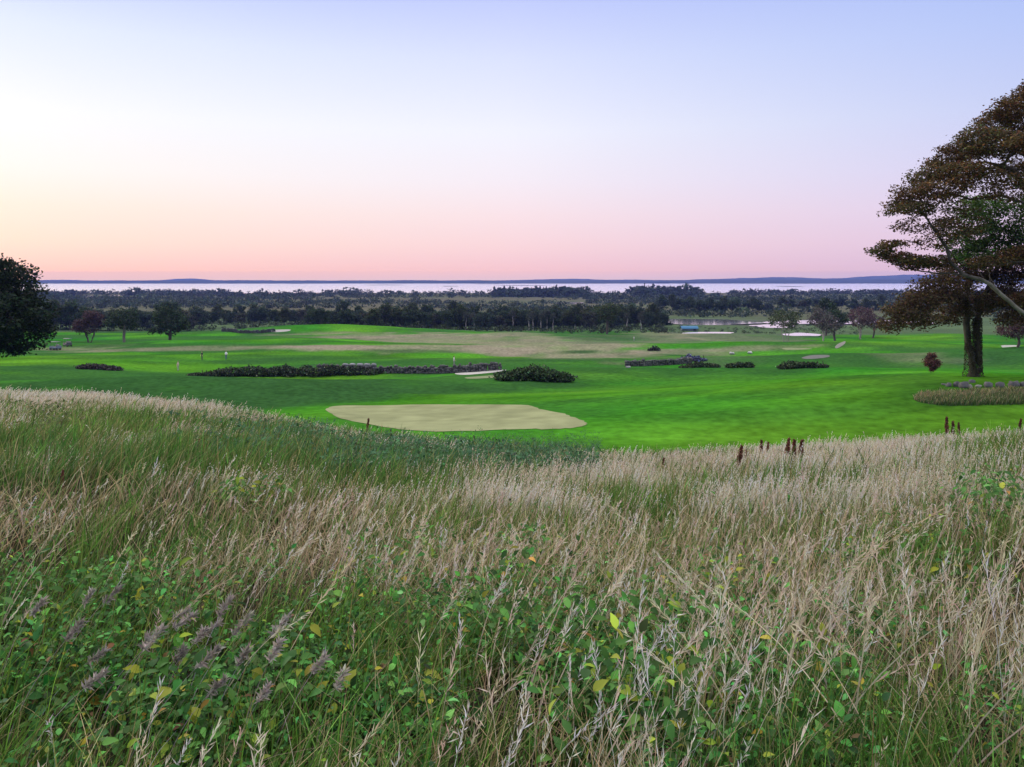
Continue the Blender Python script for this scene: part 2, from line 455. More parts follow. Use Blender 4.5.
ridge('hills', 7200, 1400, [-500, 640, 690, 740, 790, 830, 880, 930, 1000, 1080, 1300, 1560], [0.5, 0.5, 2.4, 4.2, 5.2, 3.6, 6.2, 8, 7.5, 6, 5, 3], (0.06, 0.07, 0.06), 9, 0.3, 60, -28)
ridge('hills', 8600, 1200, [-500, 20, 60, 90, 110, 128, 140, 168, 188, 205, 230, 400, 440, 480, 540, 580, 600, 630, 690, 720, 1560],
      [0.3, .5, 2.2, 1.2, .3, .8, .3, 1.6, 4.4, 2, 0.3, 0.3, 1, .8, 2.2, 3.2, 1.5, 2.2, .8, 0.3, 0.3], (0.06, 0.07, 0.06), 15, 0.25, 50, -28)
# low islets in the lake
for (px, D, w) in [(385, 3600, 46), (522, 3300, 60), (492, 4300, 40), (790, 2900, 34), (450, 3000, 20)]:
    a = np.linspace(0, 2 * math.pi, 40, endpoint=False); hw = w / 2 / F * D
    cx = (px - PX0) / F * D
    V = [(cx, D, -26.0)] + [(cx + hw * .6 * math.cos(t), D + 25 * math.sin(t), -26.4) for t in a] + [(cx + hw * math.cos(t), D + 45 * math.sin(t), -27.6) for t in a]
    j = np.arange(40); jn = (j + 1) % 40
    o = make_mesh('islet', V, [np.stack([0 * j, 1 + j, 1 + jn], 1), np.stack([1 + j, 41 + j, 41 + jn, 1 + jn], 1)], M_FAR, (0.05, 0.06, 0.05))
    tag(o, kind='structure')

# pale green, sand strips, paths
def ground_poly(pp, n=96, ymin=45):
    P = np.array([hit(a, b, ymin)[:2] for a, b in pp])
    # closed smooth curve
    m = len(P); out = []
    for i in range(m):
        p0, p1, p2, p3 = P[i - 1], P[i], P[(i + 1) % m], P[(i + 2) % m]
        for t in np.linspace(0, 1, max(3, n // m), endpoint=False):
            out.append(0.5 * ((2 * p1) + (-p0 + p2) * t + (2 * p0 - 5 * p1 + 4 * p2 - p3) * t * t + (-p0 + 3 * p1 - 3 * p2 + p3) * t ** 3))
    return np.array(out)

pg = ground_poly([(326, 409), (345, 405.5), (400, 405), (460, 404.8), (520, 405), (545, 410), (566, 415), (583, 421), (584, 426), (560, 429), (520, 429.5), (470, 431), (420, 431), (370, 425), (338, 417)])
pg = pg + RNG.normal(0, .06, pg.shape) + .35 * (fbm(pg[:, 0:1] / 1.8 + np.array([[0, 40]]), pg[:, 1:2] / 1.8 + np.array([[0, 9]]), 67, 3) - .5)
sheet('putting_green', pg, M_GREEN, None, (0.19, 0.205, 0.105), 24, 0.025, noise=0.5)

def strip(name, pp, mat, tint, lift=0.035):
    return sheet(name, ground_poly(pp, 48), mat, None, tint, 5, lift)
strip('sand_bunker', [(455, 373.5), (475, 372.2), (500, 370.0), (506, 370.5), (490, 373), (466, 375)], M_SAND, (0.31, 0.30, 0.27))
strip('path', [(466, 377.5), (490, 375.6), (504, 374.8), (504, 376.6), (490, 378.2), (470, 379)], M_SAND, (0.12, 0.15, 0.06))
strip('path', [(835, 347), (839, 343.5), (845, 341.3), (845, 343.5), (842, 346), (837, 348.5)], M_SAND, (0.14, 0.14, 0.11))
strip('path', [(783, 348.3), (800, 348.2), (812, 349), (800, 349.8), (786, 349.8)], M_SAND, (0.15, 0.18, 0.08))
strip('sand_bunker', [(802, 357.6), (812, 355.4), (827, 355.2), (829, 357), (816, 358.8), (805, 359)], M_SAND, (0.10, 0.10, 0.085))
strip('sand_bunker', [(262, 331.8), (276, 329.8), (290, 329.6), (288, 331.2), (276, 332.2)], M_SAND, (0.26, 0.25, 0.23))
strip('sand_bunker', [(1001, 345.8), (1012, 345.2), (1020, 346), (1012, 347.4), (1002, 347.2)], M_SAND, (0.26, 0.26, 0.22))

# ------------------------------------------------------------------ trees
def colonize(attr, path, step, infl, kill, iters=140, cap=4000):
    """branches that grow from given limbs towards points in the crown; returns nodes, parents"""
    P = [p for p, _ in path]; par = [q for _, q in path]
    P = [np.asarray(p, float) for p in P]
    A = attr.copy()
    best = np.full(len(A), 1e18); who = np.zeros(len(A), int)
    done = 0
    for it in range(iters):
        for i in range(done, len(P)):
            d = ((A - P[i]) ** 2).sum(1)
            m = d < best
            best[m] = d[m]; who[m] = i
        done = len(P)
        live = best > kill * kill
        A = A[live]; best = best[live]; who = who[live]
        if len(A) == 0 or len(P) > cap: break
        r = infl if it < iters * 0.7 else infl * 4
        sel = best < r * r
        if not sel.any():
            sel = best <= best.min() * 1.2
        grew = False
        for i in np.unique(who[sel]):
            v = A[sel & (who == i)] - P[i]
            v = (v / (np.linalg.norm(v, axis=1, keepdims=True) + 1e-9)).sum(0)
            v = v / (np.linalg.norm(v) + 1e-9) + RNG.normal(0, 0.16, 3)
            q = P[i] + v / np.linalg.norm(v) * step
            P.append(q); par.append(i); grew = True
        if not grew: break
    return np.array(P), np.array(par)

def limb_path(polys, step):
    """polylines (first starts at the root; others start at the nearest point already there) -> list of (point, parent)"""
    out = []
    for poly in polys:
        poly = [np.asarray(p, float) for p in poly]
        if not out: out.append((poly[0], -1)); last = 0
        else: last = int(np.argmin([((q - poly[0]) ** 2).sum() for q, _ in out]))
        for a, b in zip(poly[:-1], poly[1:]):
            n = max(1, int(np.linalg.norm(b - a) / step))
            for k in range(1, n + 1):
                t = k / n
                out.append((a + (b - a) * t + RNG.normal(0, 0.06 * step, 3), last)); last = len(out) - 1
    return out

def branch_mesh(mb, P, par, root_r, tip_r, col, sides=5, expo=2.3, flare=1.35, min_r=0.0, colf=None):
    n = len(P)
    kids = [[] for _ in range(n)]
    for i in range(n):
        if par[i] >= 0: kids[par[i]].append(i)
    w = np.zeros(n)
    for i in range(n - 1, -1, -1):
        w[i] = 1.0 if not kids[i] else sum(w[k] for k in kids[i])
    R = tip_r * w ** (1 / expo)
    s = (root_r / R[0]) if R[0] > 0 else 1
    R = np.maximum(tip_r, R * (1 + (s - 1) * (w / w[0]) ** 0.55))
    starts = [(0, -1)]
    while starts:
        i, p = starts.pop()
        ch = [p, i] if p >= 0 else [i]
        while kids[i]:
            ks = sorted(kids[i], key=lambda k: -w[k])
            for k in ks[1:]: starts.append((k, i))
            i = ks[0]; ch.append(i)
        if len(ch) < 2: continue
        pts = P[ch]; rr = R[ch].copy()
        if p >= 0: rr[0] = min(rr[0], rr[1] * 1.15)
        else: rr[0] *= flare
        if rr.max() < min_r: continue
        k = sides + (3 if rr.max() > 0.25 else 0)
        tan = np.gradient(pts, axis=0); tan /= np.linalg.norm(tan, axis=1, keepdims=True) + 1e-9
        ref = np.where(np.abs(tan[:, 2:3]) < 0.9, np.array([[0, 0, 1.]]), np.array([[1., 0, 0]]))
        a = np.cross(tan, ref); a /= np.linalg.norm(a, axis=1, keepdims=True) + 1e-9
        b = np.cross(tan, a)
        th = np.linspace(0, 2 * math.pi, k, endpoint=False)
        V = pts[:, None, :] + rr[:, None, None] * (np.cos(th)[None, :, None] * a[:, None, :] + np.sin(th)[None, :, None] * b[:, None, :])
        m = len(ch)
        i0 = (np.arange(m - 1)[:, None] * k + np.arange(k)[None, :]).ravel()
        i1 = (np.arange(m - 1)[:, None] * k + (np.arange(k)[None, :] + 1) % k).ravel()
        mb.add(V.reshape(-1, 3), [np.stack([i0, i1, i1 + k, i0 + k], 1)], col if colf is None else np.repeat(colf(pts), k, axis=0))
    return R, w, kids

def leaf_quads(mb, C, size, cols, flat=0.0, jitter=0.35, aspect=1.7):
    """diamond leaves with a slight fold at centres C"""
    n = len(C)
    if n == 0: return
    d = RNG.normal(0, 1, (n, 3)); d[:, 2] *= (1 - flat); d /= np.linalg.norm(d, axis=1, keepdims=True)
    nrm = RNG.normal(0, 1, (n, 3)); nrm[:, 2] += flat * 2.5
    s = np.cross(d, nrm); s /= np.linalg.norm(s, axis=1, keepdims=True) + 1e-9
    up = np.cross(s, d)
    L_ = (np.asarray(size) * (1 + jitter * RNG.uniform(-1, 1, n)))[:, None]
    W = L_ / aspect
    V = np.stack([C - d * L_ * .5, C + s * W * .5 - d * L_ * .05 + up * W * .15, C + d * L_ * .5, C - s * W * .5 - d * L_ * .05 + up * W * .15], 1)
    i = np.arange(n) * 4
    mb.add(V.reshape(-1, 3), [np.stack([i, i + 1, i + 2], 1), np.stack([i, i + 2, i + 3], 1)], np.repeat(cols, 4, axis=0))

def in_lobes(lobes, n):
    """points in ellipsoids (centre, radii, weight)"""
    w = np.array([l[2] * l[1][0] * l[1][1] * l[1][2] for l in lobes]) ** 0.75; w /= w.sum()
    k = RNG.choice(len(lobes), n, p=w)
    v = RNG.normal(0, 1, (n, 3)); v /= np.linalg.norm(v, axis=1, keepdims=True)
    v *= RNG.uniform(0.25, 1, (n, 1)) ** 0.45
    c = np.array([l[0] for l in lobes])[k]; r = np.array([l[1] for l in lobes])[k]
    return c + v * r, k

def leaf_cols(base, n, var=0.3, hue=0.15):
    b = np.asarray(base, float)
    b = np.tile(b, (n, 1)) if b.ndim == 1 else b
    k = np.exp(RNG.normal(0, var, (n, 1)))
    return np.clip(b * k * (1 + RNG.normal(0, hue, (n, 3))), 0.004, 0.6)

# ---- a mid-distance tree of its own shape, origin at the trunk's foot
def proto_tree(name, label, H, lobes, trunk_h, root_r, leafc, barkc, nattr=260, nleaf=2600, lsize=0.5, lean=0.0, stems=1, group=None, sigma=0.5, group_cat='tree'):
    root = empty(name, (0, 0, 0))
    tag(root, label, group_cat, group)
    polys = []
    for s in range(stems):
        dx = 0 if stems == 1 else (s - (stems - 1) / 2) * root_r * 3.2
        polys.append([(dx * .5, 0, -0.3), (dx * .7, 0, 0.2), (dx + lean * trunk_h * .5, RNG.normal(0, .15), trunk_h * .6), (dx * 1.6 + lean * trunk_h, RNG.normal(0, .2), trunk_h)])
    path = limb_path(polys, 0.6)
    attr, _ = in_lobes(lobes, nattr)
    nleaf = int(nleaf * 1.45)
    P, par = colonize(attr, path, 0.6, H * 0.5, 0.9, 90, 1500)
    mb = MB(); R, w, kids = branch_mesh(mb, P, par, root_r, 0.025, barkc, 4)
    tr = mb.build('trunk', M_BARK, root, True)
    tips = P[(w <= 3) & (P[:, 2] > trunk_h * 0.8)]
    c = tips[RNG.integers(0, len(tips), nleaf)] + RNG.normal(0, sigma, (nleaf, 3)) * np.array([1, 1, 0.75])
    mb = MB(); leaf_quads(mb, c, lsize, leaf_cols(leafc, nleaf), 0.2)
    mb.build('crown', M_LEAF, root)
    return root

def round_lobes(H, w, lo, n=7, flat=1.0, sk=0.0):
    """a crown of several lobes between heights lo and H, w wide"""
    out = [(np.array([0, 0, (lo + H) / 2]), np.array([w * .33, w * .33, (H - lo) * .42]), 1.0)]
    for i in range(n):
        a = i * 2.399 + RNG.uniform(0, 1); k = RNG.uniform(0.15, 1.0)
        r = w * .5 * (1 - 0.55 * k) * RNG.uniform(.7, 1)
        s = w * RNG.uniform(.16, .24)
        out.append((np.array([r * math.cos(a) + sk * k, r * math.sin(a), lo + (H - lo) * (0.15 + 0.68 * k)]), np.array([s, s, s * .75 * flat]), 1.0))
    return out

def place(o, loc, rz=None, sc=1.0, label=None, group=None):
    o.location = loc
    o.rotation_euler = (0, 0, RNG.uniform(0, 6.28) if rz is None else rz)
    o.scale = (sc, sc, sc) if np.isscalar(sc) else sc
    if label: o['label'] = label
    if group: o['group'] = group
    return o

# ---- lone trees on the course
DARKG = np.array([0.030, 0.048, 0.022]); OLIVE = np.array([0.055, 0.075, 0.03]); COPPER = np.array([0.060, 0.038, 0.034]); BARKC = (0.07, 0.06, 0.05)
D0 = 248
t = proto_tree('copper_tree', 'rounded copper-brown tree on the lawn beside the dark crown at left', 11, round_lobes(10.4, 9.5, 1.8, 9), 2.2, 0.4, COPPER, BARKC, 260, 3200, .5, stems=2)
place(t, ground(90, D0), 0.5)
t = proto_tree('broadleaf_tree', 'open dark green tree with a bare pale trunk between copper and bushy trees', 12, round_lobes(11.5, 11, 4.0, 9), 4.2, 0.38, DARKG, (0.16, 0.14, 0.12), 240, 2600, .5, 0.08)
place(t, ground(124, 225), 1.5)
t = proto_tree('broadleaf_tree', 'bushy dark green tree whose crown hangs low, standing by the tan strip', 11.5, round_lobes(10.5, 10.5, 1.4, 11), 2.2, 0.42, DARKG * 1.1, BARKC, 300, 4200, .5)
place(t, ground(170, 218), 0.2)
t = proto_tree('broadleaf_tree', 'lone olive green tree standing in front of the long dark wood', 13, round_lobes(12.5, 11.5, 3.4, 8), 3.2, 0.45, OLIVE * .85, BARKC, 240, 2600, .55)
place(t, ground(607, 305), 0.9)
t = proto_tree('slender_tree', 'sparse slender tree with thin pale stems, leftmost of the marsh edge trees', 11, round_lobes(10.5, 11, 3.0, 9), 3.6, 0.26, OLIVE * .85, (0.26, 0.24, 0.21), 220, 1700, .45, 0.05, 3)
place(t, ground(786, 228), 2.2)
t = proto_tree('slender_tree', 'grey leafed tree with two pale trunks in the cluster by the pond', 13, round_lobes(12.5, 11, 2.8, 9), 4, 0.32, np.array([.085, .08, .07]), (0.30, 0.27, 0.25), 240, 2600, .45, 0.0, 2)
place(t, ground(823, 262), 1.2)
t = proto_tree('broadleaf_tree', 'dark full tree at the right of the pale trunked cluster', 13, round_lobes(12, 9.5, 1.6, 9), 2.2, 0.4, DARKG, BARKC, 220, 2600, .5)
place(t, ground(835, 268), 0.3)
t = proto_tree('broadleaf_tree', 'tall dark tree rising behind the pale trunked cluster', 15.5, round_lobes(15.5, 11, 3.5, 9), 4, 0.45, DARKG * .9, BARKC, 240, 2400, .6)
place(t, ground(826, 305), 0.3)
t = proto_tree('copper_tree', 'purple brown tree on pale trunks by the pond, left of the tall oak limbs', 13, round_lobes(12, 12, 3.0, 10), 3.6, 0.34, np.array([.085, .052, .052]), (0.26, 0.22, 0.2), 220, 2300, .48, 0.0, 2)
place(t, ground(860, 280), 0.8)
t = proto_tree('copper_tree', 'smaller purple brown tree close behind the copper one by the pond', 10, round_lobes(10, 9, 2.2, 8), 2.4, 0.3, np.array([.085, .055, .055]), BARKC, 180, 1500, .48)
place(t, ground(873, 290), 0.8)
t = proto_tree('copper_tree', 'low copper tree on the lawn at the right edge beyond the ivy-clad trunk', 9, round_lobes(8.5, 9.5, 1.4, 8), 1.6, 0.35, np.array([.075, .045, .04]), BARKC, 200, 2400, .42)
place(t, ground(1018, 150), 0.8, 0.72)

# ---- the wood beyond the course: each tree a copy with its own crown and trunk
kinds = []
for i in range(6):
    H = [9, 10, 8.5, 11, 9.5, 8][i]
    kinds.append(proto_tree('woodland_tree', 'dark woodland tree in the long wood beyond the golf course', H, round_lobes(H, [8, 9, 9, 7.5, 10, 8.5][i], [.2, .6, 0.1, 1.0, .3, .1][i], 9), 1.6, 0.22,
                 [DARKG * .9, DARKG * 1.15, np.array([.035, .052, .036]), OLIVE * .75, DARKG, np.array([.045, .05, .035])][i], (0.09, 0.08, 0.07), 170, 2000, .62, 0, 1, 'trees of the long wood beyond the course'))
spots = []
def woods(px0, px1, D0, D1, n, s0=.85, s1=1.15, gap=None):
    for k in range(n):
        px = px0 + (px1 - px0) * (k + RNG.uniform(0, 1)) / n
        D = RNG.uniform(D0, D1)
        spots.append((px, D, RNG.uniform(s0, s1)))
woods(312, 372, 322, 350, 14); woods(372, 500, 338, 372, 26, .8, 1.1); woods(500, 596, 352, 390, 22); woods(596, 664, 372, 405, 16, .8, 1.0)
woods(340, 660, 400, 470, 44, .8, 1.15)
woods(20, 200, 350, 410, 30, .85, 1.25); woods(195, 322, 395, 450, 22, .8, 1.05)
woods(655, 760, 560, 640, 16, 1.0, 1.3); woods(760, 900, 585, 700, 18, .8, 1.1)
used = [False] * len(kinds)
def in_pond(x, y, f=1.25):
    return any(((x - cx) / (rx * f)) ** 2 + ((y - cy) / (ry * f * (2.2 if y < cy else 1))) ** 2 < 1 for (cx, cy, rx, ry, _) in PONDS)
for (px, D, s) in spots:
    i = int(RNG.integers(0, 6))
    p = ground(px, D)
    if in_pond(p[0], p[1]): continue
    o = kinds[i] if not used[i] else copy_tree(kinds[i])
    used[i] = True
    lab = 'dark woodland tree in the long wood beyond the golf course'
    grp = 'trees of the long wood beyond the course'
    if px < 325: lab, grp = 'dark woodland tree in the wood behind the left lawn', 'trees of the wood behind the left lawn'
    if px > 655 and D > 500: lab, grp = 'dark tree in the low wood beyond the marsh ponds', 'trees beyond the marsh ponds'
    place(o, p, None, (s, s, s * RNG.uniform(.85, 1.15)), lab, grp)
# birches with pale trunks at the wood's edge
birch = proto_tree('birch_tree', 'thin birch tree with a pale trunk at the front of the long wood', 9, round_lobes(9, 3.6, 3.5, 5), 5, 0.14, np.array([.05, .06, .045]), (0.34, 0.31, 0.31), 70, 420, .45, 0, 1, 'pale birches at the front of the long wood')
for k, px in enumerate([529, 533, 541, 547, 553, 513, 466, 474, 575, 398, 627, 641]):
    o = birch if k == 0 else copy_tree(birch)
    place(o, ground(px, 345 + (k * 7) % 12), None, RNG.uniform(.85, 1.1))

# conifers and copses on the lake side
conif = empty('conifer_tree', (0, 0, 0)); tag(conif, 'dark conifer standing against the lake among the far copse', 'tree', 'conifers against the lake')
mb = MB(); branch_mesh(mb, np.array([(0, 0, -.5), (0, 0, 7), (0, 0, 16.0)]), np.array([-1, 0, 1]), .3, .05, BARKC, 5); mb.build('trunk', M_BARK, conif)
mb = MB(); h = RNG.uniform(0.05, 1, 700) ** 0.8; a = RNG.uniform(0, 6.28, 700); r = (1 - h) ** .8 * 5.2 * RNG.uniform(.4, 1, 700)
leaf_quads(mb, np.stack([r * np.cos(a), r * np.sin(a), 1.5 + h * 14.5], 1), 1.2, leaf_cols((.028, .042, .03), 700), .4); mb.build('crown', M_LEAF, conif)
cspots = [(px, RNG.uniform(1150, 1300), RNG.uniform(.55, 1.0)) for px in np.concatenate([RNG.uniform(498, 584, 26), RNG.uniform(636, 690, 20), [645, 652, 661, 664, 668, 671, 686, 500, 511, 524]])]
for k, (px, D, s) in enumerate(cspots):
    o = conif if k == 0 else copy_tree(conif)
    o['label'] = 'dark conifer in the left copse against the lake' if px < 600 else 'dark conifer in the right copse against the lake'
    o['group'] = 'conifers of the left lakeside copse' if px < 600 else 'conifers of the right lakeside copse'
    place(o, ground(px, D), None, s)

# far-off scrub of the plain reads as one mass
mb = MB()
def scrub(n, px0, px1, D0, D1, h, c, thr=.47):
    px = RNG.uniform(px0, px1, n * 3); D = np.exp(RNG.uniform(math.log(D0), math.log(D1), n * 3))
    x = (px - PX0) / F * D
    m = fbm(x / 190.0, D / 42.0, 61, 3) > thr
    x, D = x[m][:n], D[m][:n]
    keep = np.array([not in_pond(a, b, 1.15) for a, b in zip(x, D)]); x, D = x[keep], D[keep]
    z = terrain(x, D)
    k = 26
    hh = h * np.exp(RNG.normal(0, .3, len(x)))
    o = RNG.normal(0, 1, (len(x), k, 3)); o /= np.linalg.norm(o, axis=2, keepdims=True); o *= RNG.uniform(.3, 1, (len(x), k, 1)) ** .5
    o *= (hh[:, None, None] * np.array([.95, .95, .5])); o[:, :, 2] += hh[:, None] * .48
    C = np.stack([x, D, z], 1)[:, None, :] + o
    leaf_quads(mb, C.reshape(-1, 3), np.repeat(hh * .42, k), leaf_cols(np.repeat(leaf_cols(c, len(x), .14, .06), k, axis=0), len(x) * k, .12, .04), .3, aspect=1.3)
scrub(800, -150, 1200, 430, 700, 3.2, (.036, .055, .03), .54)
scrub(1500, -150, 1200, 620, 1050, 4.0, (.036, .052, .034), .55)
scrub(1500, -150, 1200, 950, 1560, 4.5, (.034, .048, .034), .5)
scrub(700, 730, 1250, 1300, 1560, 5.5, (.035, .045, .035))
scrub(600, -150, 360, 1150, 1500, 6, (.038, .047, .04))
scrub(240, 655, 860, 290, 420, .8, (.05, .075, .04))
scrub(420, 300, 668, 316, 410, 1.5, (.032, .045, .024), -1)
scrub(240, 10, 320, 345, 440, 1.5, (.032, .045, .024), -1)
scrub(1500, -150, 1200, 800, 1560, 3.2, (.040, .056, .036), .5)
scrub(420, 494, 586, 1130, 1300, 8, (.030, .042, .032), -1)
scrub(340, 634, 700, 1130, 1300, 8, (.030, .042, .032), -1)
tag(mb.build('distant_scrub', M_LEAF), kind='stuff')

# ---- the dense dark tree at the left edge
def big_tree(name, label, polys, lobes, nattr, step, infl, kill, root_r, tip_r, barkf, leafs, per_tip, sigma, sides=6, cat='tree', wmax=3, flat=0.3, fill=0.0, reach=.9, bare=()):
    root = empty(name, polys[0][0] + np.array([0, 0, 0.25])); tag(root, label, cat)
    off = np.asarray(root.location)
    path = limb_path([[np.asarray(p) - off for p in poly] for poly in polys], step)
    lobes = [(np.asarray(c) - off, np.asarray(r), w) for (c, r, w) in lobes]
    attr, _ = in_lobes(lobes, nattr)
    P, par = colonize(attr, path, step, infl, kill, 160, 6000)
    mb = MB(); R, w, kids = branch_mesh(mb, P, par, root_r, tip_r, (.1, .1, .1), sides, colf=barkf)
    mb.build('trunk', M_BARK, root, True)
    # twigs with leaves on the outer wood
    nb = np.array([i for i in range(len(P)) if w[i] <= wmax and i >= len(path)])
    mb = MB()
    lw = np.array([l[2] for l in lobes]); nfill = int(len(nb) * per_tip * fill)
    c = np.repeat(P[nb], per_tip, axis=0) + RNG.normal(0, sigma, (len(nb) * per_tip, 3)) * np.array([1.15, 1.15, .5])
    cen = np.array([l[0] for l in lobes]); rad = np.array([l[1] for l in lobes])
    print(name, 'nodes', len(P), 'leaves', len(c))
    if nfill:
        q, _ = in_lobes(lobes, nfill)
        q = q[fbm(q[:, 0] / .9 + 50, q[:, 2] / .6 + q[:, 1] * .7 + 50, 7, 2) > .5]
        near = np.array([((P[nb] - a) ** 2).sum(1).min() for a in q]) < reach ** 2
        c = np.concatenate([c, q[near]])
    d = (((c[:, None, :] - cen[None]) / rad[None]) ** 2).sum(2)
    keep = d.min(1) < 1.7
    c = c[keep]; lob = d[keep].argmin(1)
    if len(bare):
        kk = ~np.isin(lob, list(bare)) | (RNG.uniform(0, 1, len(c)) < .3); c = c[kk]; lob = lob[kk]
    leafs(mb, c, lob)
    mb.build('crown', M_LEAF, root)
    return root

DL = 75.0
def lobe(px, py, rx, ry, D, dd=None, rd=None, w=1.0):
    k = D / F
    return (spot(px, py, D + (dd or 0)), np.array([rx * k, (rd if rd else rx) * k, ry * k]), w)

lt = [lobe(-25, 300, 52, 45, DL), lobe(-5, 275, 26, 22, DL), lobe(-30, 262, 32, 18, DL), lobe(15, 272, 18, 14, DL), lobe(22, 296, 20, 18, DL), lobe(34, 318, 20, 16, DL), lobe(22, 338, 26, 14, DL), lobe(-20, 340, 40, 16, DL),
      lobe(0, 318, 34, 24, DL, -3), lobe(-70, 300, 40, 45, DL), lobe(10, 305, 26, 30, DL, 3), lobe(-90, 330, 30, 25, DL), lobe(5, 262, 12, 8, DL), lobe(26, 281, 12, 9, DL), lobe(43, 327, 12, 12, DL), lobe(8, 349, 22, 7, DL)]
g0 = ground(-38, DL)
def lv(mb, c, lob):
    leaf_quads(mb, c, .30, leaf_cols((.016, .027, .015), len(c), .35), .35)
big_tree('broadleaf_tree', 'dense dark tree with drooping crown cut by the left edge', [[g0 - np.array([0, 0, .3]), g0 + np.array([0, 0, 2.2]), spot(-36, 330, DL), spot(-30, 290, DL)], [spot(-36, 330, DL), spot(0, 310, DL - 1), spot(15, 300, DL - 1)], [spot(-36, 330, DL), spot(-70, 310, DL)]],
         lt, 900, .5, 5, .8, .65, .02, lambda p: np.tile((.05, .045, .04), (len(p), 1)), lv, 70, .5)

# ---- ivy-clad tree in the lawn at right
DB = 65.0
gb = hit(974, 376.5, 45); DB = gb[1]
BROWN = np.array([.074, .053, .027]); GREENB = np.array([.064, .118, .030]); DKB = np.array([.035, .035, .022])
lb = [lobe(975, 228, 26, 20, DB), lobe(985, 205, 26, 12, DB), lobe(958, 245, 20, 12, DB), lobe(1005, 225, 26, 22, DB), lobe(1000, 250, 26, 18, DB), lobe(975, 258, 26, 12, DB), lobe(1035, 240, 26, 26, DB), lobe(1040, 205, 24, 14, DB),
      lobe(950, 292, 30, 12, DB, -2), lobe(925, 300, 24, 12, DB, -3), lobe(905, 312, 22, 11, DB, -3), lobe(893, 326, 15, 8, DB, -3), lobe(918, 322, 18, 9, DB, -2), lobe(970, 305, 24, 13, DB, -2), lobe(995, 300, 24, 12, DB), lobe(1012, 318, 18, 10, DB), lobe(1045, 310, 26, 20, DB), lobe(935, 282, 22, 8, DB, -2), lobe(945, 316, 20, 9, DB, 2), lobe(962, 274, 30, 10, DB, 1), lobe(1000, 276, 32, 11, DB, 1), lobe(1022, 262, 22, 14, DB), lobe(950, 228, 16, 12, DB), lobe(1018, 290, 20, 12, DB, 1)]
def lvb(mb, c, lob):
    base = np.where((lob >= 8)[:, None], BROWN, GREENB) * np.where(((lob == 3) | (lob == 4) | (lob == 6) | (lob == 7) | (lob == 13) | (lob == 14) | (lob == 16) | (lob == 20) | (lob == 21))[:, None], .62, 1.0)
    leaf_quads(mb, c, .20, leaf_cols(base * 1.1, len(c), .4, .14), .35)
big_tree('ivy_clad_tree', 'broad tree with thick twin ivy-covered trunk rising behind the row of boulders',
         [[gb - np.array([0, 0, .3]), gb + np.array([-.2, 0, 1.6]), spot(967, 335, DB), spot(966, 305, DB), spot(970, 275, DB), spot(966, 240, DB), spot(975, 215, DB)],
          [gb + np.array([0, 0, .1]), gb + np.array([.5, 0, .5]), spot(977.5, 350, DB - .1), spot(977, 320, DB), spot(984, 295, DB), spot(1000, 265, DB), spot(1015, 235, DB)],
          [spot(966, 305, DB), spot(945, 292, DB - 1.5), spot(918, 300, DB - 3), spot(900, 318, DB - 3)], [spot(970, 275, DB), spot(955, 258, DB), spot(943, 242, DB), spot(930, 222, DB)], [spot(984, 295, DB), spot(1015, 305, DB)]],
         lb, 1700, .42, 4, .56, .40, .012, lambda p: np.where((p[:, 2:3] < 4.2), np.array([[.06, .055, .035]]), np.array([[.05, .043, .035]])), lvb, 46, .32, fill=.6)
# ivy on the trunk
mb = MB()
n = 5200; hh = RNG.uniform(0, 1, n) ** .9 * 4.6; th = RNG.uniform(0, 6.28, n); sgn = RNG.integers(0, 2, n)
cx = np.where(sgn == 0, -.30, .27) ; rr = np.where(sgn == 0, .36, .30) * (1 + .5 * np.exp(-hh / .5)) * RNG.uniform(.9, 1.15, n)
leaf_quads(mb, np.stack([cx + rr * np.cos(th), rr * np.sin(th), hh], 1), .115, leaf_cols((.050, .046, .024), n, .45, .15), 0)
ivyroot = [o for o in bpy.data.objects if o.name == 'ivy_clad_tree'][0]
mb.build('ivy', M_LEAF, ivyroot)

# ---- the great tree whose limbs reach in from beyond the right edge
DA = 57.0
ga = ground(1085, DA)
la = [lobe(1012, 110, 22, 12, DA), lobe(996, 122, 22, 11, DA, 2), lobe(980, 138, 24, 12, DA, -2), lobe(962, 152, 24, 11, DA, 1), lobe(944, 164, 22, 9, DA, 2), lobe(926, 176, 20, 10, DA, -1), lobe(908, 192, 18, 9, DA), lobe(897, 206, 14, 7, DA, 1), lobe(915, 208, 18, 7, DA, -2), lobe(938, 190, 24, 10, DA, -3), lobe(965, 172, 26, 10, DA, -3), lobe(1000, 146, 28, 13, DA, -3), lobe(1016, 130, 20, 14, DA, 3), lobe(1012, 168, 20, 8, DA, 3), lobe(888, 213, 10, 4, DA),
      lobe(1045, 92, 30, 16, DA, 0, None, .6), lobe(1080, 78, 36, 16, DA, 3, None, .4), lobe(1130, 90, 40, 20, DA, 0, None, .25), lobe(1180, 130, 40, 24, DA, 0, None, .25), lobe(1220, 190, 36, 26, DA, 0, None, .25), lobe(1100, 110, 50, 20, DA, -8, None, .2), lobe(1100, 110, 50, 20, DA, 8, None, .2), lobe(1050, 140, 34, 14, DA, -6, None, .6),
      lobe(880, 251, 13, 5, DA, 0, None, 1.6), lobe(896, 257, 17, 6, DA, 1, None, 1.6), lobe(893, 244, 13, 4, DA, -1, None, 1.6), lobe(918, 260, 18, 6, DA, -1, None, 1.6), lobe(908, 267, 14, 4, DA, 0, None, 1.6), lobe(935, 262, 16, 6, DA, 0, None, 1.4), lobe(1040, 180, 22, 10, DA, -6), lobe(912, 243, 12, 3, DA, 1, None, 1.2),
      lobe(1150, 300, 36, 18, DA, 0, None, .3), lobe(1100, 200, 36, 18, DA, 6, None, .3), lobe(1020, 300, 16, 9, DA, 1), lobe(1016, 255, 20, 8, DA, 2), lobe(990, 262, 20, 7, DA, 2)]
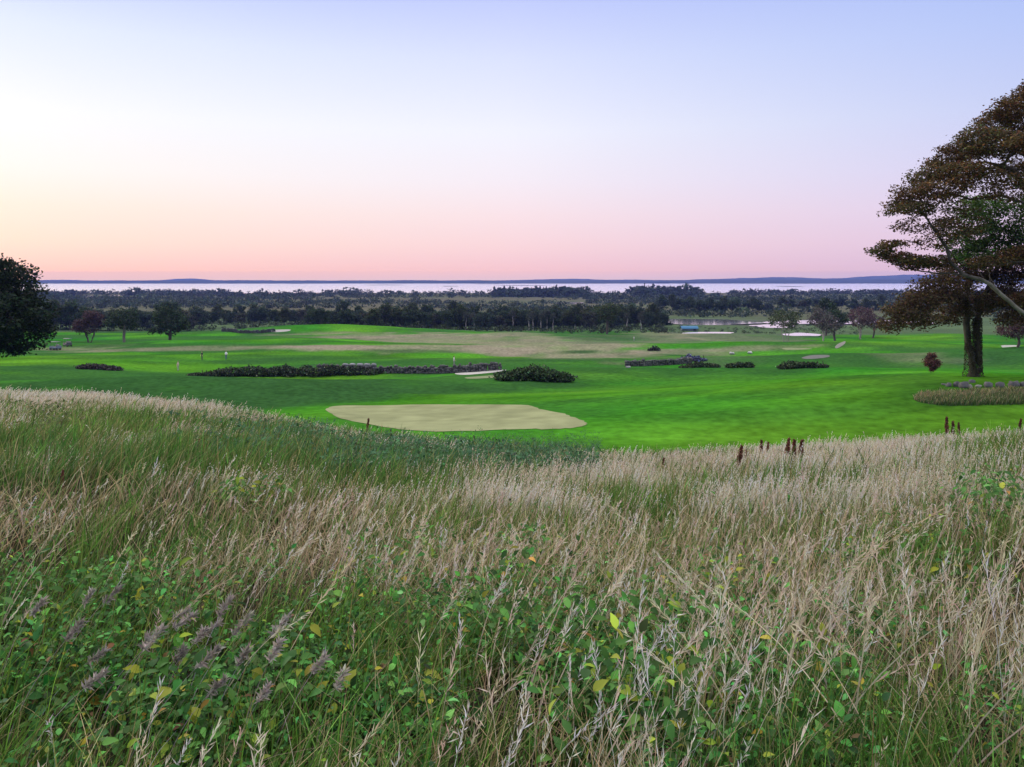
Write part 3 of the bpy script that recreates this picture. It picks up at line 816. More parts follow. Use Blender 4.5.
BARE = range(len(la), len(la) + 6)
la += [lobe(985, 180, 34, 9, DA, 0, None, 1.2), lobe(1010, 190, 24, 12, DA, -2, None, 1.2), lobe(945, 205, 24, 9, DA, 0, None, 1.2), lobe(912, 226, 20, 9, DA, 0, None, 1.6), lobe(932, 240, 20, 10, DA, 0, None, 1.4), lobe(960, 225, 24, 16, DA, -2, None, .8)]
def lva(mb, c, lob):
    base = np.where((lob % 3 == 1)[:, None], np.array([.070, .059, .027]), np.where((lob % 3 == 2)[:, None], np.array([.060, .061, .030]), np.array([.066, .051, .028])))
    base = np.where((RNG.uniform(0, 1, len(c)) < .2)[:, None], np.array([.095, .055, .022]), base)
    leaf_quads(mb, c, .19, leaf_cols(base * np.array([1.15, 1.02, .9]), len(c), .4, .14), .45)
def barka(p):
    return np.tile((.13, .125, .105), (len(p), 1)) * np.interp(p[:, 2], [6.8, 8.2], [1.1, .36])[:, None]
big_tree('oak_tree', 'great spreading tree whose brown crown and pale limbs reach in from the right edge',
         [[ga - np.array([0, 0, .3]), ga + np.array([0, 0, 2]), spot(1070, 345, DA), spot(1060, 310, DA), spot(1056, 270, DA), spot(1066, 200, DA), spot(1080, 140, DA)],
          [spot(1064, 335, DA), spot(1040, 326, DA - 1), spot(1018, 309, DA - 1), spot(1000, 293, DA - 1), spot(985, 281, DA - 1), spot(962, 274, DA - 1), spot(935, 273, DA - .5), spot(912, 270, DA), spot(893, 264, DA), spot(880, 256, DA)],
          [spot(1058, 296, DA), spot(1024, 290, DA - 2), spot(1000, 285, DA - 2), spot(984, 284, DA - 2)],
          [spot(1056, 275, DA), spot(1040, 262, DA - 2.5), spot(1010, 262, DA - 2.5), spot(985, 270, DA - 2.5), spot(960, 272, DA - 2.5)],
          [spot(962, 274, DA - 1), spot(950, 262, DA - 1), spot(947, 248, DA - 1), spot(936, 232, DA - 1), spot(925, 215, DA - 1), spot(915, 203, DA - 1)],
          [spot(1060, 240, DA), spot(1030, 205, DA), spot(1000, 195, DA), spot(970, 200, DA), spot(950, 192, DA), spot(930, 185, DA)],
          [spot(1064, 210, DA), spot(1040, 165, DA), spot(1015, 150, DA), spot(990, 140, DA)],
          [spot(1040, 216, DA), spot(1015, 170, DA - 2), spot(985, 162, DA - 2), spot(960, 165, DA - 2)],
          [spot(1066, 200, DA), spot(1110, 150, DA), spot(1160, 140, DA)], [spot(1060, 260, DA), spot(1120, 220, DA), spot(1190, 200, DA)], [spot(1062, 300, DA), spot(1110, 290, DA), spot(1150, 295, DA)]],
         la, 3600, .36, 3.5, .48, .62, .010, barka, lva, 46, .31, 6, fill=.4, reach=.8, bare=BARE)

# ---- small russet sapling on the lawn
gs = hit(931, 373, 45)
t = proto_tree('copper_sapling', 'small russet sapling alone on the lawn left of the ivy-clad trunk', 6.2, [(np.array([0, 0, 3.0]), np.array([1.3, 1.3, 2.0]), 1), (np.array([.5, 0, 4.7]), np.array([1.1, 1.0, .9]), 1.3), (np.array([-.7, .3, 4.4]), np.array([.7, .8, .8]), 1.3), (np.array([-1.7, 0, 3.1]), np.array([.9, 1.1, .7]), 1.5), (np.array([1.9, 0, 2.6]), np.array([1.0, 1.0, .7]), 1.5), (np.array([.2, -1.2, 2.0]), np.array([1.2, .8, .8]), 1.2), (np.array([0, 0, 1.2]), np.array([.6, .6, .7]), 2)], .6, .11, np.array([.10, .048, .034]), BARKC, 200, 2600, .42, 0, 1, sigma=.4)
place(t, gs, 0.4, .40)
t.scale = (.46, .46, .46)

# ------------------------------------------------------------------ bushes, hedge, walls, boulders
def bush(name, label, cat, px0, px1, py0, py1, tint, n, ls, ymin=45, depth=None, group=None, mound=False):
    a = hit(px0 + 1, py1, ymin); b = hit(px1 - 1, py1, ymin)
    c = hit((px0 + px1) / 2, py1, ymin)
    W = (px1 - px0) / F * c[1]; H = (py1 - py0) / F * c[1]; dp = depth or W * .4
    c = c + np.array([0, dp * .5, 0])
    mb = MB()
    K = max(5, int(W / (H * .9 + .3))); lo_ = .72 if cat == 'hedge' else .42
    lx = (np.arange(K) + RNG.uniform(.2, .8, K)) / K - .5
    lh = H * np.clip(1 - np.abs(2 * lx) ** 4, .45, 1) * RNG.uniform(lo_, 1.0, K); lw = W / K * RNG.uniform(.5, 1.05, K)
    if mound:
        lx = np.linspace(-.36, .36, K) + RNG.normal(0, .03, K); lh = H * (1 - 1.5 * np.abs(lx) ** 1.6) * RNG.uniform(.85, 1.0, K); lw = W * RNG.uniform(.14, .22, K)
    k = RNG.integers(0, K, n)
    v = RNG.normal(0, 1, (n, 3)); v /= np.linalg.norm(v, axis=1, keepdims=True); v *= (RNG.uniform(.15, 1, n) ** .35 * np.exp(RNG.normal(0, .13, n)))[:, None]
    x = np.clip(lx[k] * W, -W * .5 + lw[k] * .6, W * .5 - lw[k] * .6) + v[:, 0] * lw[k]; y = v[:, 1] * dp * .5 + ((k * 7) % 5 - 2) * dp * .08
    z = np.abs(lh[k] * (.42 + .58 * v[:, 2])) 
    gz = terrain(c[0] + x, c[1] + y) - c[2]
    leaf_quads(mb, np.stack([x, y, z + gz + .03], 1), ls * RNG.uniform(.6, 1.1, n), leaf_cols(np.array(tint) * 1.15, n, .7, .16), .1, aspect=1.5)
    # woody core: a stem under every half metre
    k = max(3, int(W / .7))
    for i in range(k):
        bx = (-.45 + .9 * i / (k - 1)) * W; hz = float(terrain(c[0] + bx, c[1])) - c[2]
        P = np.array([(bx, 0, hz - .15), (bx + .05, .02, hz + H * .35), (bx - .05, .04, hz + H * .6)])
        branch_mesh(mb, P, np.array([-1, 0, 1]), .06, .02, (.05, .04, .03), 5)
    o = mb.build(name, M_LEAF, None, False, c)
    return tag(o, label, cat, group)
DK = (.028, .042, .019)
bush('gorse_bush', 'low dark clumpy gorse strip in the shade of the left slope', 'bush', 75, 117, 362, 370, (.034, .030, .028), 2600, .32)
bush('gorse_bush', 'broad rounded dark bush alone in the middle of the lawn', 'bush', 499, 570, 366, 382, (.028, .048, .020), 7000, .34, mound=True)
bush('gorse_bush', 'flat dark bush in front of the blue-grey shrub', 'bush', 682, 720, 361, 368, DK, 2600, .3)
bush('gorse_bush', 'small flat dark bush just right of the one by the blue-grey shrub', 'bush', 727, 757, 362, 368, DK, 2200, .3)
bush('gorse_bush', 'long low dark bush in front of the grey bunker, rightmost on the lawn', 'bush', 783, 829, 357.5, 368.5, DK, 3200, .32)
bush('heather_shrub', 'blue-grey rounded shrub above the flat dark bushes', 'bush', 682, 706, 352, 361.5, (.075, .085, .15), 1500, .35)
bush('gorse_bush', 'tiny dark shrub on the dry patch above the low wall', 'bush', 648, 660, 345, 351, (.03, .03, .035), 600, .35)
bush('hedge', 'long low dark hedge running across the left lawn to the pale stones', 'hedge', 189, 380, 366.5, 377.5, (.026, .035, .020), 14000, .34, depth=3.0)

def stone(mb, c, r, col, seed):
    """an irregular, worn stone"""
    rs = np.random.default_rng(seed)
    n1, n2 = 6, 9
    V = []
    f = rs.normal(0, 1, (4, 3))
    for i in range(n1 + 1):
        ph = math.pi * i / n1
        for j in range(n2):
            th = 2 * math.pi * j / n2
            d = np.array([math.sin(ph) * math.cos(th), math.sin(ph) * math.sin(th), math.cos(ph)])
            s = np.sign(d) * np.abs(d) ** .75
            k = 1 + .16 * math.sin(f[0] @ d * 2 + 1) + .1 * math.sin(f[1] @ d * 4) + .05 * math.sin(f[2] @ d * 9)
            V.append(np.asarray(c) + s * np.asarray(r) * k)
    fs = np.array([(i * n2 + j, i * n2 + (j + 1) % n2, (i + 1) * n2 + (j + 1) % n2, (i + 1) * n2 + j) for i in range(n1) for j in range(n2)])
    mb.add(V, [fs], np.asarray(col) * math.exp(rs.normal(0, .18)))

def wall(name, label, pp, h, col, ymin=60):
    P = np.array([hit(a, b, ymin) for a, b in pp])
    seg = np.concatenate([[0], np.cumsum(np.linalg.norm(np.diff(P[:, :2], axis=0), axis=1))])
    mb = MB(); q = P[0]; s = 0; k = 0
    while s < seg[-1]:
        x = np.interp(s, seg, P[:, 0]); y = np.interp(s, seg, P[:, 1]); z = float(terrain(x, y))
        w = RNG.uniform(.28, .55); zz = 0
        hh = h * RNG.uniform(.8, 1.12)
        while zz < hh:
            r = RNG.uniform(.16, .26)
            stone(mb, (x - q[0] + RNG.normal(0, .04), y - q[1] + RNG.normal(0, .06), z - q[2] + zz + r * .6), (w * .58, .30, r), col, 1000 + k); k += 1
            zz += r * 1.45
        s += w
    o = mb.build(name, M_STONE, None, True, q)
    return tag(o, label, 'stone wall')
wall('stone_wall', 'grey dry stone wall running on from the hedge towards the sand bunker', [(318, 371.5), (350, 372.5), (378, 373), (420, 373.4), (455, 373), (480, 371.5), (502, 370)], 1.0, (.062, .062, .062))
wall('stone_wall', 'short dark stone wall across the lawn left of the flat dark bush', [(626, 366.2), (650, 365.8), (676, 364.6), (692, 363)], .85, (.06, .065, .06))
wall('stone_wall', 'dark low wall on the far left lawn below the wood', [(222, 331.5), (240, 333.2), (260, 333.2), (275, 331.6)], 1.0, (.05, .055, .055), 200)
# paler stones on top of the wall where the hedge ends
PALE = [(346, 368.4, 'pale lichened capstone'), (353, 368.2, 'pale'), (360, 368.4, 'pale'), (367, 368.6, 'pale'), (374, 368.5, 'pale')]
names = ['leftmost', 'second from left', 'middle', 'second from right', 'rightmost']
for k, (px, py, _) in enumerate(PALE):
    b = hit(px, 372.8, 60); mb = MB()
    stone(mb, (0, 0, 1.25), (.5, .3, .24), (.17, .17, .18), 40 + k); stone(mb, (.1, 0, .75), (.4, .33, .35), (.12, .12, .13), 60 + k)
    tag(mb.build('boulder', M_STONE, None, True, b), 'pale boulder topping the stone wall at the hedge end, ' + names[k] + ' of five', 'boulder', 'pale boulders on the stone wall')
# boulders below the ivy-clad tree
BO = [(949, 384.5, 5, 3.5, 'small grey boulder at the left end of the row under the ivy-clad tree'), (957, 384, 5.5, 4.5, 'brownish boulder second in the row under the ivy-clad tree'), (964, 384.5, 8, 6, 'large pale boulder near the left of the row under the ivy-clad tree'),
      (970, 386, 4.5, 3.5, 'small white boulder low in front of the row under the ivy-clad tree'), (972, 381, 5, 3, 'flat greyish boulder at the back of the row, nearest the ivy trunk'), (978.5, 385.8, 5, 2.8, 'flat whitish boulder below the right side of the ivy trunk'), (988, 384.5, 6.5, 5, 'mid sized leaning boulder right of the ivy trunk'),
      (999.5, 384.5, 8, 4.8, 'broad grey boulder, third from the right in the row under the trees'), (1014, 383.5, 9, 5.5, 'bluish grey biggest boulder beside the right edge of the picture'), (1024, 384, 7, 4.5, 'grey boulder cut by the right edge of the picture'), (944, 384.2, 4, 1.6, 'low dark stone at the far left end of the boulder row')]
for k, (px, py, w, h, lab) in enumerate(BO):
    b = hit(px, py + h * .55, 45); s = b[1] / F; mb = MB()
    stone(mb, (0, 0, h * s * .42), (w * s * .55, w * s * .5, h * s * .6), (.115, .113, .115) if k not in (3, 5) else (.24, .23, .21), 100 + k)
    tag(mb.build('boulder', M_STONE, None, True, b), lab, 'boulder', 'boulders in a row below the ivy-clad tree')
for k, (px, py, w, h, lab) in enumerate([(732, 353.2, 5, 2.2, 'pale boulder left of the pair on the marshy lawn'), (750, 352.5, 4.5, 2.2, 'pale boulder right of the pair on the marshy lawn'), (628, 366.8, 4.5, 1.8, 'white stone at the left foot of the short dark wall')]):
    b = hit(px, py + 1, 60); s = b[1] / F; mb = MB()
    stone(mb, (0, 0, h * s * .4), (w * s * .55, w * s * .5, h * s * .6), (.30, .30, .29), 140 + k)
    tag(mb.build('boulder', M_STONE, None, True, b), lab, 'boulder')

# ------------------------------------------------------------------ blue shed, buggies, golfers
def box(mb, c, s, tint, bev=0.0):
    c = np.asarray(c, float); h = np.asarray(s, float) / 2
    V = np.array([[x, y, z] for x in (-1, 1) for y in (-1, 1) for z in (-1, 1)]) * h + c
    Fq = np.array([(0, 1, 3, 2), (4, 6, 7, 5), (0, 4, 5, 1), (2, 3, 7, 6), (0, 2, 6, 4), (1, 5, 7, 3)])
    mb.add(V, [Fq], tint)
b = hit(690, 331, 200); s = b[1] / F
root = empty('shed', b, .06); tag(root, 'low bright blue roofed shed beside the marsh pond', 'shed')
W, Hs = 17 * s, 4.6 * s
mb = MB(); box(mb, (0, 1.5, Hs * .28 - .1), (W * .9, 3, Hs * .56 + .2), (.12, .16, .18)); mb.build('wall', M_PLAIN, root)
mb = MB(); V = [(-W / 2, -.5, Hs * .5), (W / 2, -.5, Hs * .5), (W / 2, 1.6, Hs), (-W / 2, 1.6, Hs), (-W / 2, 3.6, Hs * .5), (W / 2, 3.6, Hs * .5), (-W / 2, -.5, Hs * .5 + .15), (W / 2, -.5, Hs * .5 + .15), (W / 2, 1.6, Hs + .15), (-W / 2, 1.6, Hs + .15), (-W / 2, 3.6, Hs * .5 + .15), (W / 2, 3.6, Hs * .5 + .15)]
mb.add(V, [np.array([(0, 1, 2, 3), (3, 2, 5, 4), (6, 7, 8, 9), (9, 8, 11, 10), (0, 1, 7, 6), (4, 5, 11, 10)]), np.array([(0, 3, 9, 6), (3, 4, 10, 9), (1, 2, 8, 7), (2, 5, 11, 8)])], (.05, .17, .29)); mb.build('roof', M_PLAIN, root)
mb = MB(); box(mb, (W * .28, -.02, Hs * .22), (1.1, .06, Hs * .44), (.04, .05, .06)); mb.build('door', M_PLAIN, root)

def person(label, px, py, D, rz, shirt, trousers, hair, arm):
    b = hit(px, py, D)
    root = empty('person', b, rz); tag(root, label, 'person')
    J = [((0, 0, .95), .135), ((0, 0, 1.15), .125), ((0, 0, 1.36), .15), ((0, 0, 1.47), .06), ((0, .01, 1.54), .058), ((0, .015, 1.64), .098), ((0, .01, 1.71), .075)]
    E = [(0, 1), (1, 2), (2, 3), (3, 4), (4, 5), (5, 6)]
    def chain(root_i, pts):
        last = root_i
        for p, r in pts:
            J.append((p, r)); E.append((last, len(J) - 1)); last = len(J) - 1
        return last
    for sx in (-1, 1):
        chain(0, [((sx * .1, 0, .88), .1), ((sx * .11, .02, .5), .062), ((sx * .12, -.02, .12), .045), ((sx * .12, -.02, .06), .045), ((sx * .13, .14, .035), .032)])
        w = arm[0] if sx < 0 else arm[1]
        elbow = np.array((sx * .29, w[1] * .35, 1.1)); wrist = np.array((sx * w[0], w[1], w[2]))
        end = chain(2, [((sx * .19, 0, 1.38), .062), (tuple(elbow), .046), (tuple(wrist), .032)])
        d = wrist - elbow; d /= np.linalg.norm(d)
        pm = wrist + d * .07
        J.append((tuple(pm), .03)); E.append((end, len(J) - 1)); pi = len(J) - 1
        side = np.cross(d, (0, 0, 1.0)); side /= np.linalg.norm(side) + 1e-9
        for q, ln in ((-.03, .07), (-.01, .085), (.01, .08), (.03, .065)):
            chain(pi, [(tuple(pm + d * .04 + side * q), .011), (tuple(pm + d * (.04 + ln * .6) + side * q), .010), (tuple(pm + d * (.04 + ln) + side * q + np.array((0, -.02, -.01))), .008)])
        chain(pi, [(tuple(wrist + d * .06 + side * .045), .012), (tuple(wrist + d * .1 + side * .055), .010)])
    me = bpy.data.meshes.new('body'); me.from_pydata([j[0] for j in J], E, [])
    o = bpy.data.objects.new('body', me); COL.objects.link(o)
    sk = o.modifiers.new('skin', 'SKIN'); ss = o.modifiers.new('sub', 'SUBSURF'); ss.levels = 1
    for i, j in enumerate(J):
        me.skin_vertices[0].data[i].radius = (j[1], j[1] * (.8 if i in (0, 1, 2) else 1))
    me.skin_vertices[0].data[0].use_root = True
    bpy.context.view_layer.update()
    m2 = bpy.data.meshes.new_from_object(o.evaluated_get(bpy.context.evaluated_depsgraph_get()))
    COL.objects.unlink(o); bpy.data.objects.remove(o)
    V = np.array([v.co[:] for v in m2.vertices])
    fs3 = np.array([p.vertices[:] for p in m2.polygons if len(p.vertices) == 3]).reshape(-1, 3); fs4 = np.array([p.vertices[:] for p in m2.polygons if len(p.vertices) == 4]).reshape(-1, 4)
    skin = np.array((.45, .27, .19))
    T = np.tile(skin, (len(V), 1)); z = V[:, 2]; ax = np.abs(V[:, 0])
    T[(z < .98)] = trousers; T[z < .09] = (.05, .05, .05)
    T[(z >= .98) & (z < 1.48)] = shirt
    for k, sx in ((0, -1), (1, 1)):
        wr = np.array((sx * arm[k][0], arm[k][1], arm[k][2])); m = (np.linalg.norm(V - wr, axis=1) < .2) & (ax > .02) & (np.linalg.norm(V - wr, axis=1) < .21)
        T[m & (ax > .16)] = skin
    body = make_mesh('body', V, [f for f in (fs3, fs4) if len(f)], M_PLAIN, T, True, None, root)
    mb = MB(); stone(mb, (0, -.012, 1.69), (.098, .11, .075), hair, 5); mb.build('hair', M_PLAIN, root, True)
    for sx in (-1, 1):
        mb = MB(); stone(mb, (sx * .035, .108, 1.645), (.012, .008, .009), (.03, .03, .03), 6); mb.build('eye', M_PLAIN, root, True)
    mb = MB(); stone(mb, (0, .115, 1.615), (.014, .02, .022), skin, 6); mb.build('nose', M_PLAIN, root, True)
    return root
person('golfer in dark clothes standing on the left fairway', 202, 360, 100, 2.6, (.02, .03, .025), (.05, .07, .05), (.03, .02, .02), [(.24, .12, .9), (.24, .12, .9)])
person('golfer in a white top and blue trousers on the left fairway', 226, 359.5, 100, -2.2, (.7, .72, .75), (.06, .09, .2), (.1, .08, .06), [(.2, .25, .98), (.2, .25, .98)])
person('person in pale clothes standing nearest the left end of the hedge', 178, 371, 90, 1.4, (.5, .36, .33), (.30, .30, .28), (.2, .14, .1), [(.24, .08, .88), (.24, .08, .88)])
person('person in white standing behind the stone wall near the bunker', 454, 366.6, 128, -1.4, (.6, .58, .58), (.2, .2, .21), (.12, .08, .06), [(.24, .08, .88), (.22, .2, 1.0)])
person('person in white on the dry slope left of the marsh', 634, 341.5, 150, 1.0, (.55, .55, .55), (.2, .2, .22), (.1, .08, .06), [(.24, .08, .88), (.24, .08, .88)])

def buggy(label, px, py, ymin, rz, col):
    b = hit(px, py, ymin); root = empty('golf_cart', b, rz); tag(root, label, 'golf cart')
    mb = MB(); box(mb, (0, 0, .5), (1.15, 2.3, .35), col); box(mb, (0, .95, .72), (1.1, .45, .3), col); box(mb, (0, -.85, .8), (1.1, .55, .35), col); mb.build('body', M_PLAIN, root)
    mb = MB(); box(mb, (0, -.25, .82), (1.05, .5, .14), (.2, .19, .17)); box(mb, (0, -.52, 1.1), (1.05, .1, .45), (.2, .19, .17)); mb.build('seat', M_PLAIN, root)
    mb = MB(); box(mb, (0, .1, 1.9), (1.2, 1.9, .08), (.12, .13, .14)); mb.build('roof', M_PLAIN, root)
    for x in (-.52, .52):
        for y in (-.75, .85):
            mb = MB(); box(mb, (x, y, 1.35), (.05, .05, 1.06), (.08, .08, .08)); mb.build('roof_post', M_PLAIN, root)
            mb = MB(); th = np.linspace(0, 2 * math.pi, 16, endpoint=False)
            V = np.concatenate([[(x + sx * .1, y + .23 * math.cos(a), .23 + .23 * math.sin(a)) for a in th] for sx in (-1, 1)]); j = np.arange(16); jn = (j + 1) % 16
            mb.add(V, [np.stack([j, jn, jn + 16, j + 16], 1), np.arange(16)[None, :], np.arange(16)[None, ::-1] + 16], (.03, .03, .03)); mb.build('wheel', M_PLAIN, root)
buggy('dark golf cart parked at the left end of the tan strip', 67.5, 346.5, 120, .9, (.05, .055, .06))
buggy('small grey blue cart beside the dark crown at left', 55.5, 350, 120, 1.4, (.10, .13, .17))

# ------------------------------------------------------------------ the hay meadow
UMAX = 0.82
def meadow_points(n, pw=1.7, y0=1.2, umax=UMAX):
    y = y0 + (47 - y0) * RNG.uniform(0, 1, n) ** pw
    x = RNG.uniform(-umax, umax, n) * (y + 1.0)
    m = int(n * .75)                       # the flanks of the hill, beside and behind the frame
    ys_ = -4 + 51 * RNG.uniform(0, 1, m) ** pw
    xs_ = RNG.choice([-1.0, 1.0], m) * np.where(ys_ > y0, RNG.uniform(umax, 1.7, m) * (ys_ + 1.0), RNG.uniform(1.8, 7.0, m))
    x = np.concatenate([x, xs_]); y = np.concatenate([y, ys_])
    keep = y < edge_of(x, y) + RNG.normal(0, .25, len(y))
    x, y = x[keep], y[keep]
    z = terrain(x, y)
    yy = np.maximum(y, 1.2)
    return x, y, z, PX0 + F * x / yy, PY0 - F * z / yy

def blob(px, py, cx, cy, rx, ry):
    return np.exp(-(((px - cx) / rx) ** 2 + ((py - cy) / ry) ** 2) * .8)

def veg(x, y, px, py):
    """shares of dry stalks, lush growth and leafy weeds, by place on the hill"""
    n = fbm(x / 1.4, y / 1.8, 71, 3) - .5; nb = fbm(x / 4.5, y / 5.0, 73, 2) - .5
    dry = .54 + 0 * px
    dry += .28 * sstep(470, 500, py) * (1 - sstep(600, 660, py))
    dry += .5 * blob(px, py, 150, 410, 240, 18) + .35 * blob(px, py, 820, 462, 300, 22)
    dry -= 1.0 * blob(px, py, 450, 466, 175, 30) + .3 * blob(px, py, 280, 445, 110, 12) + .3 * blob(px, py, 20, 485, 110, 26)
    dry -= .95 * blob(px, py, 60, 690, 240, 85) + .62 * blob(px, py, 430, 740, 220, 110) + .45 * blob(px, py, 600, 700, 110, 80)
    dry -= .55 * blob(px, py, 990, 505, 50, 26) + .4 * blob(px, py, 720, 505, 110, 14) + .35 * sstep(640, 720, py) * sstep(650, 760, px) + .4 * blob(px, py, 850, 520, 60, 16)
    dry -= .28 * sstep(590, 680, py) + .2 * sstep(600, 680, py) * sstep(640, 760, px)
    dry -= .12 * blob(px, py, 170, 455, 200, 22) + .5 * blob(px, py, 60, 476, 110, 16)
    dry += .16 * blob(px, py, 150, 440, 220, 30) - .14 * blob(px, py, 840, 510, 220, 34)
    dry += n * 3.1 + nb * 1.9
    weeds = 1.0 * blob(px, py, 60, 690, 240, 90) + .7 * blob(px, py, 600, 740, 160, 70) + .5 * blob(px, py, 430, 700, 200, 60) + .6 * blob(px, py, 985, 505, 55, 28) + .35 * blob(px, py, 60, 440, 40, 20) + .45 * sstep(560, 680, py) - .05 + n * .9
    return np.clip(dry, 0, 1), np.clip(weeds, 0, 1)

def ribbons(mb, base, h, lean, az, w, c0, c1, segs=4, bend=0.6, face=None):
    """blades of grass: curved tapering ribbons"""
    n = len(base)
    t = np.linspace(0, 1, segs + 1)[None, :, None]
    d = np.stack([np.cos(az), np.sin(az), np.zeros(n)], 1)[:, None, :]
    L_ = h[:, None, None]; ln = lean[:, None, None]
    hor = L_ * ln * (t * (1 - bend) + bend * t ** 2.2)
    ver = L_ * (t - 0.5 * np.minimum(ln, 1.2) ** 2 * t ** 2.5 * .55)
    ctr = base[:, None, :] + d * hor + np.array([0, 0, 1.0]) * ver
    fa = RNG.uniform(-1.0, 1.0, n) if face is None else face
    s = np.stack([np.cos(fa), np.sin(fa), np.zeros(n)], 1)[:, None, :]
    ww = (w[:, None, None] * .5) * (1 - .88 * t ** 1.8)
    V = np.stack([ctr - s * ww, ctr + s * ww], 2)        # n, segs+1, 2, 3
    V = V.reshape(n, -1, 3)
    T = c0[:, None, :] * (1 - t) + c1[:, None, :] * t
    T = np.repeat(T, 2, axis=1).reshape(-1, 3)
    k = 2 * (segs + 1)
    i0 = (np.arange(n)[:, None] * k + 2 * np.arange(segs)[None, :]).ravel()
    mb.add(V.reshape(-1, 3), [np.stack([i0, i0 + 1, i0 + 3, i0 + 2], 1)], T)
    return ctr

def wind_az(n): return RNG.normal(0.15, 0.95, n)

def awns(mb, p, d, ln, w, c, spread=.35):
    n = len(p)
    d = d / (np.linalg.norm(d, axis=1, keepdims=True) + 1e-9) + RNG.normal(0, spread, (n, 3)); d /= np.linalg.norm(d, axis=1, keepdims=True)
    s_ = np.cross(d, np.array([0.05, 1.0, .1]) + RNG.normal(0, .4, (n, 3))); s_ /= np.linalg.norm(s_, axis=1, keepdims=True) + 1e-9
    L_ = np.asarray(ln)[:, None]; W_ = np.asarray(w)[:, None] * .5
    V = np.stack([p, p + d * L_ * .4 + s_ * W_, p + d * L_, p + d * L_ * .4 - s_ * W_], 1)
    i = np.arange(n) * 4
    mb.add(V.reshape(-1, 3), [np.stack([i, i + 1, i + 2, i + 3], 1)], np.repeat(c, 4, axis=0))


# green under-growth
mb = MB()
x, y, z, px, py = meadow_points(260000, 1.75)
dry, weeds = veg(x, y, px, py)
keep = RNG.uniform(0, 1, len(x)) < (1.0 - .42 * dry) * (1 - .55 * np.clip(blob(px, py, 60, 700, 260, 95) + blob(px, py, 600, 740, 150, 70), 0, 1)) * np.where(y < 8, np.clip(4.5 * (fbm(x / .45, y / .5, 99, 3) - .34), 0.03, 1), np.clip(.45 + 1.1 * fbm(x / .6, y / .7, 99, 3), 0, 1))
x, y, z, dry, px, py = x[keep], y[keep], z[keep], dry[keep], px[keep], py[keep]
n = len(x)
h = RNG.uniform(.16, .40, n) * (1.15 - .3 * dry) * np.where(RNG.uniform(0, 1, n) < .12, 1.5, 1)
h *= np.interp(y, [1, 3, 6], [.65, .85, 1])
w = np.maximum(.0055, .0011 * y) * RNG.uniform(.7, 1.5, n)
hueN = fbm(x / 2.0, y / 2.0, 81, 3)[:, None]
base = np.array([.045, .130, .022]) * (1 - hueN) + np.array([.11, .21, .03]) * hueN
lush = np.clip(blob(px, py, 460, 462, 165, 24) + .4 * blob(px, py, 40, 480, 120, 30), 0, 1)[:, None]
base = base * (1 - lush) + np.array([.045, .125, .038]) * lush
c1 = leaf_cols(base, n, .4, .12); yl = RNG.uniform(0, 1, n) < .24; c1[yl] = leaf_cols((.21, .21, .075), yl.sum(), .2, .1)
ribbons(mb, np.stack([x, y, z - .01], 1), h, RNG.uniform(.1, .9, n), wind_az(n) + RNG.normal(0, .8, n), w, c1 * .5, c1, 3)  # blade bases darkened, painting in the shade deep in the grass
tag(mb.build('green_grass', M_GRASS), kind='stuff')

# dry stalks and their plumes
mb = MB()
def dry_stalks(n0, pw, y0, y1, hscale=1.0, lmin=.15, lmax=.6, heads=7):
    x, y, z, px, py = meadow_points(n0, pw)
    dry, weeds = veg(x, y, px, py)
    keep = (RNG.uniform(0, 1, len(x)) < dry ** 1.4 + .03) & (y > y0) & (y < y1)
    x, y, z, px, py = x[keep], y[keep], z[keep], px[keep], py[keep]
    n = len(x)
    h = RNG.normal(.40, .10, n).clip(.18, .70) * hscale * (.55 + .9 * fbm(x / 1.3, y / 1.5, 97, 3)) * np.interp(y, [3, 6, 18, 30], [1, .74, .70, 1]) * np.interp(px, [0, 350, 600, 1024], [.85, .92, 1, 1.08])
    w = np.maximum(.0028, .0006 * y) * RNG.uniform(.7, 1.4, n)
    tone = fbm(x / 1.1, y / 1.1, 91, 3)[:, None]
    base = np.array([.60, .53, .36]) * tone + np.array([.56, .475, .39]) * (1 - tone)
    base = base * (.75 + .5 * fbm(x / 3.0, y / 3.0, 93, 3))[:, None]
    c = leaf_cols(base, n, .2, .06)
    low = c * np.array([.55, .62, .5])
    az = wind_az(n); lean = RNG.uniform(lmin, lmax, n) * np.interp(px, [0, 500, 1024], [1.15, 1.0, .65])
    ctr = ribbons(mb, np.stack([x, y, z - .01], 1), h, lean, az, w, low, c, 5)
    # plume: short awns about the last third of the stalk
    K = heads
    tip = ctr[:, -1, :]; sub = ctr[:, -3, :]
    sel = RNG.uniform(0, 1, n) < .8
    tip, sub, hs, ys, cs, azs = tip[sel], sub[sel], h[sel], y[sel], c[sel], az[sel]
    m = len(tip)
    tt = np.linspace(.15, .95, K)[None, :, None]
    p = (sub[:, None, :] * (1 - tt) + tip[:, None, :] * tt).reshape(-1, 3)
    ll = np.repeat(hs, K) * RNG.uniform(.05, .11, m * K)
    hc = leaf_cols(np.repeat(cs * np.array([1.04, .97, 1.0]), K, axis=0), m * K, .14, .04)
    dd = np.repeat((tip - sub), K, axis=0)
    awns(mb, p, dd, ll, np.maximum(.004, .0009 * np.repeat(ys, K)) * RNG.uniform(.7, 1.3, m * K), hc, .38)
dry_stalks(30000, 1.75, 1.6, 9, heads=16)
dry_stalks(210000, 1.5, 8, 60, heads=5)
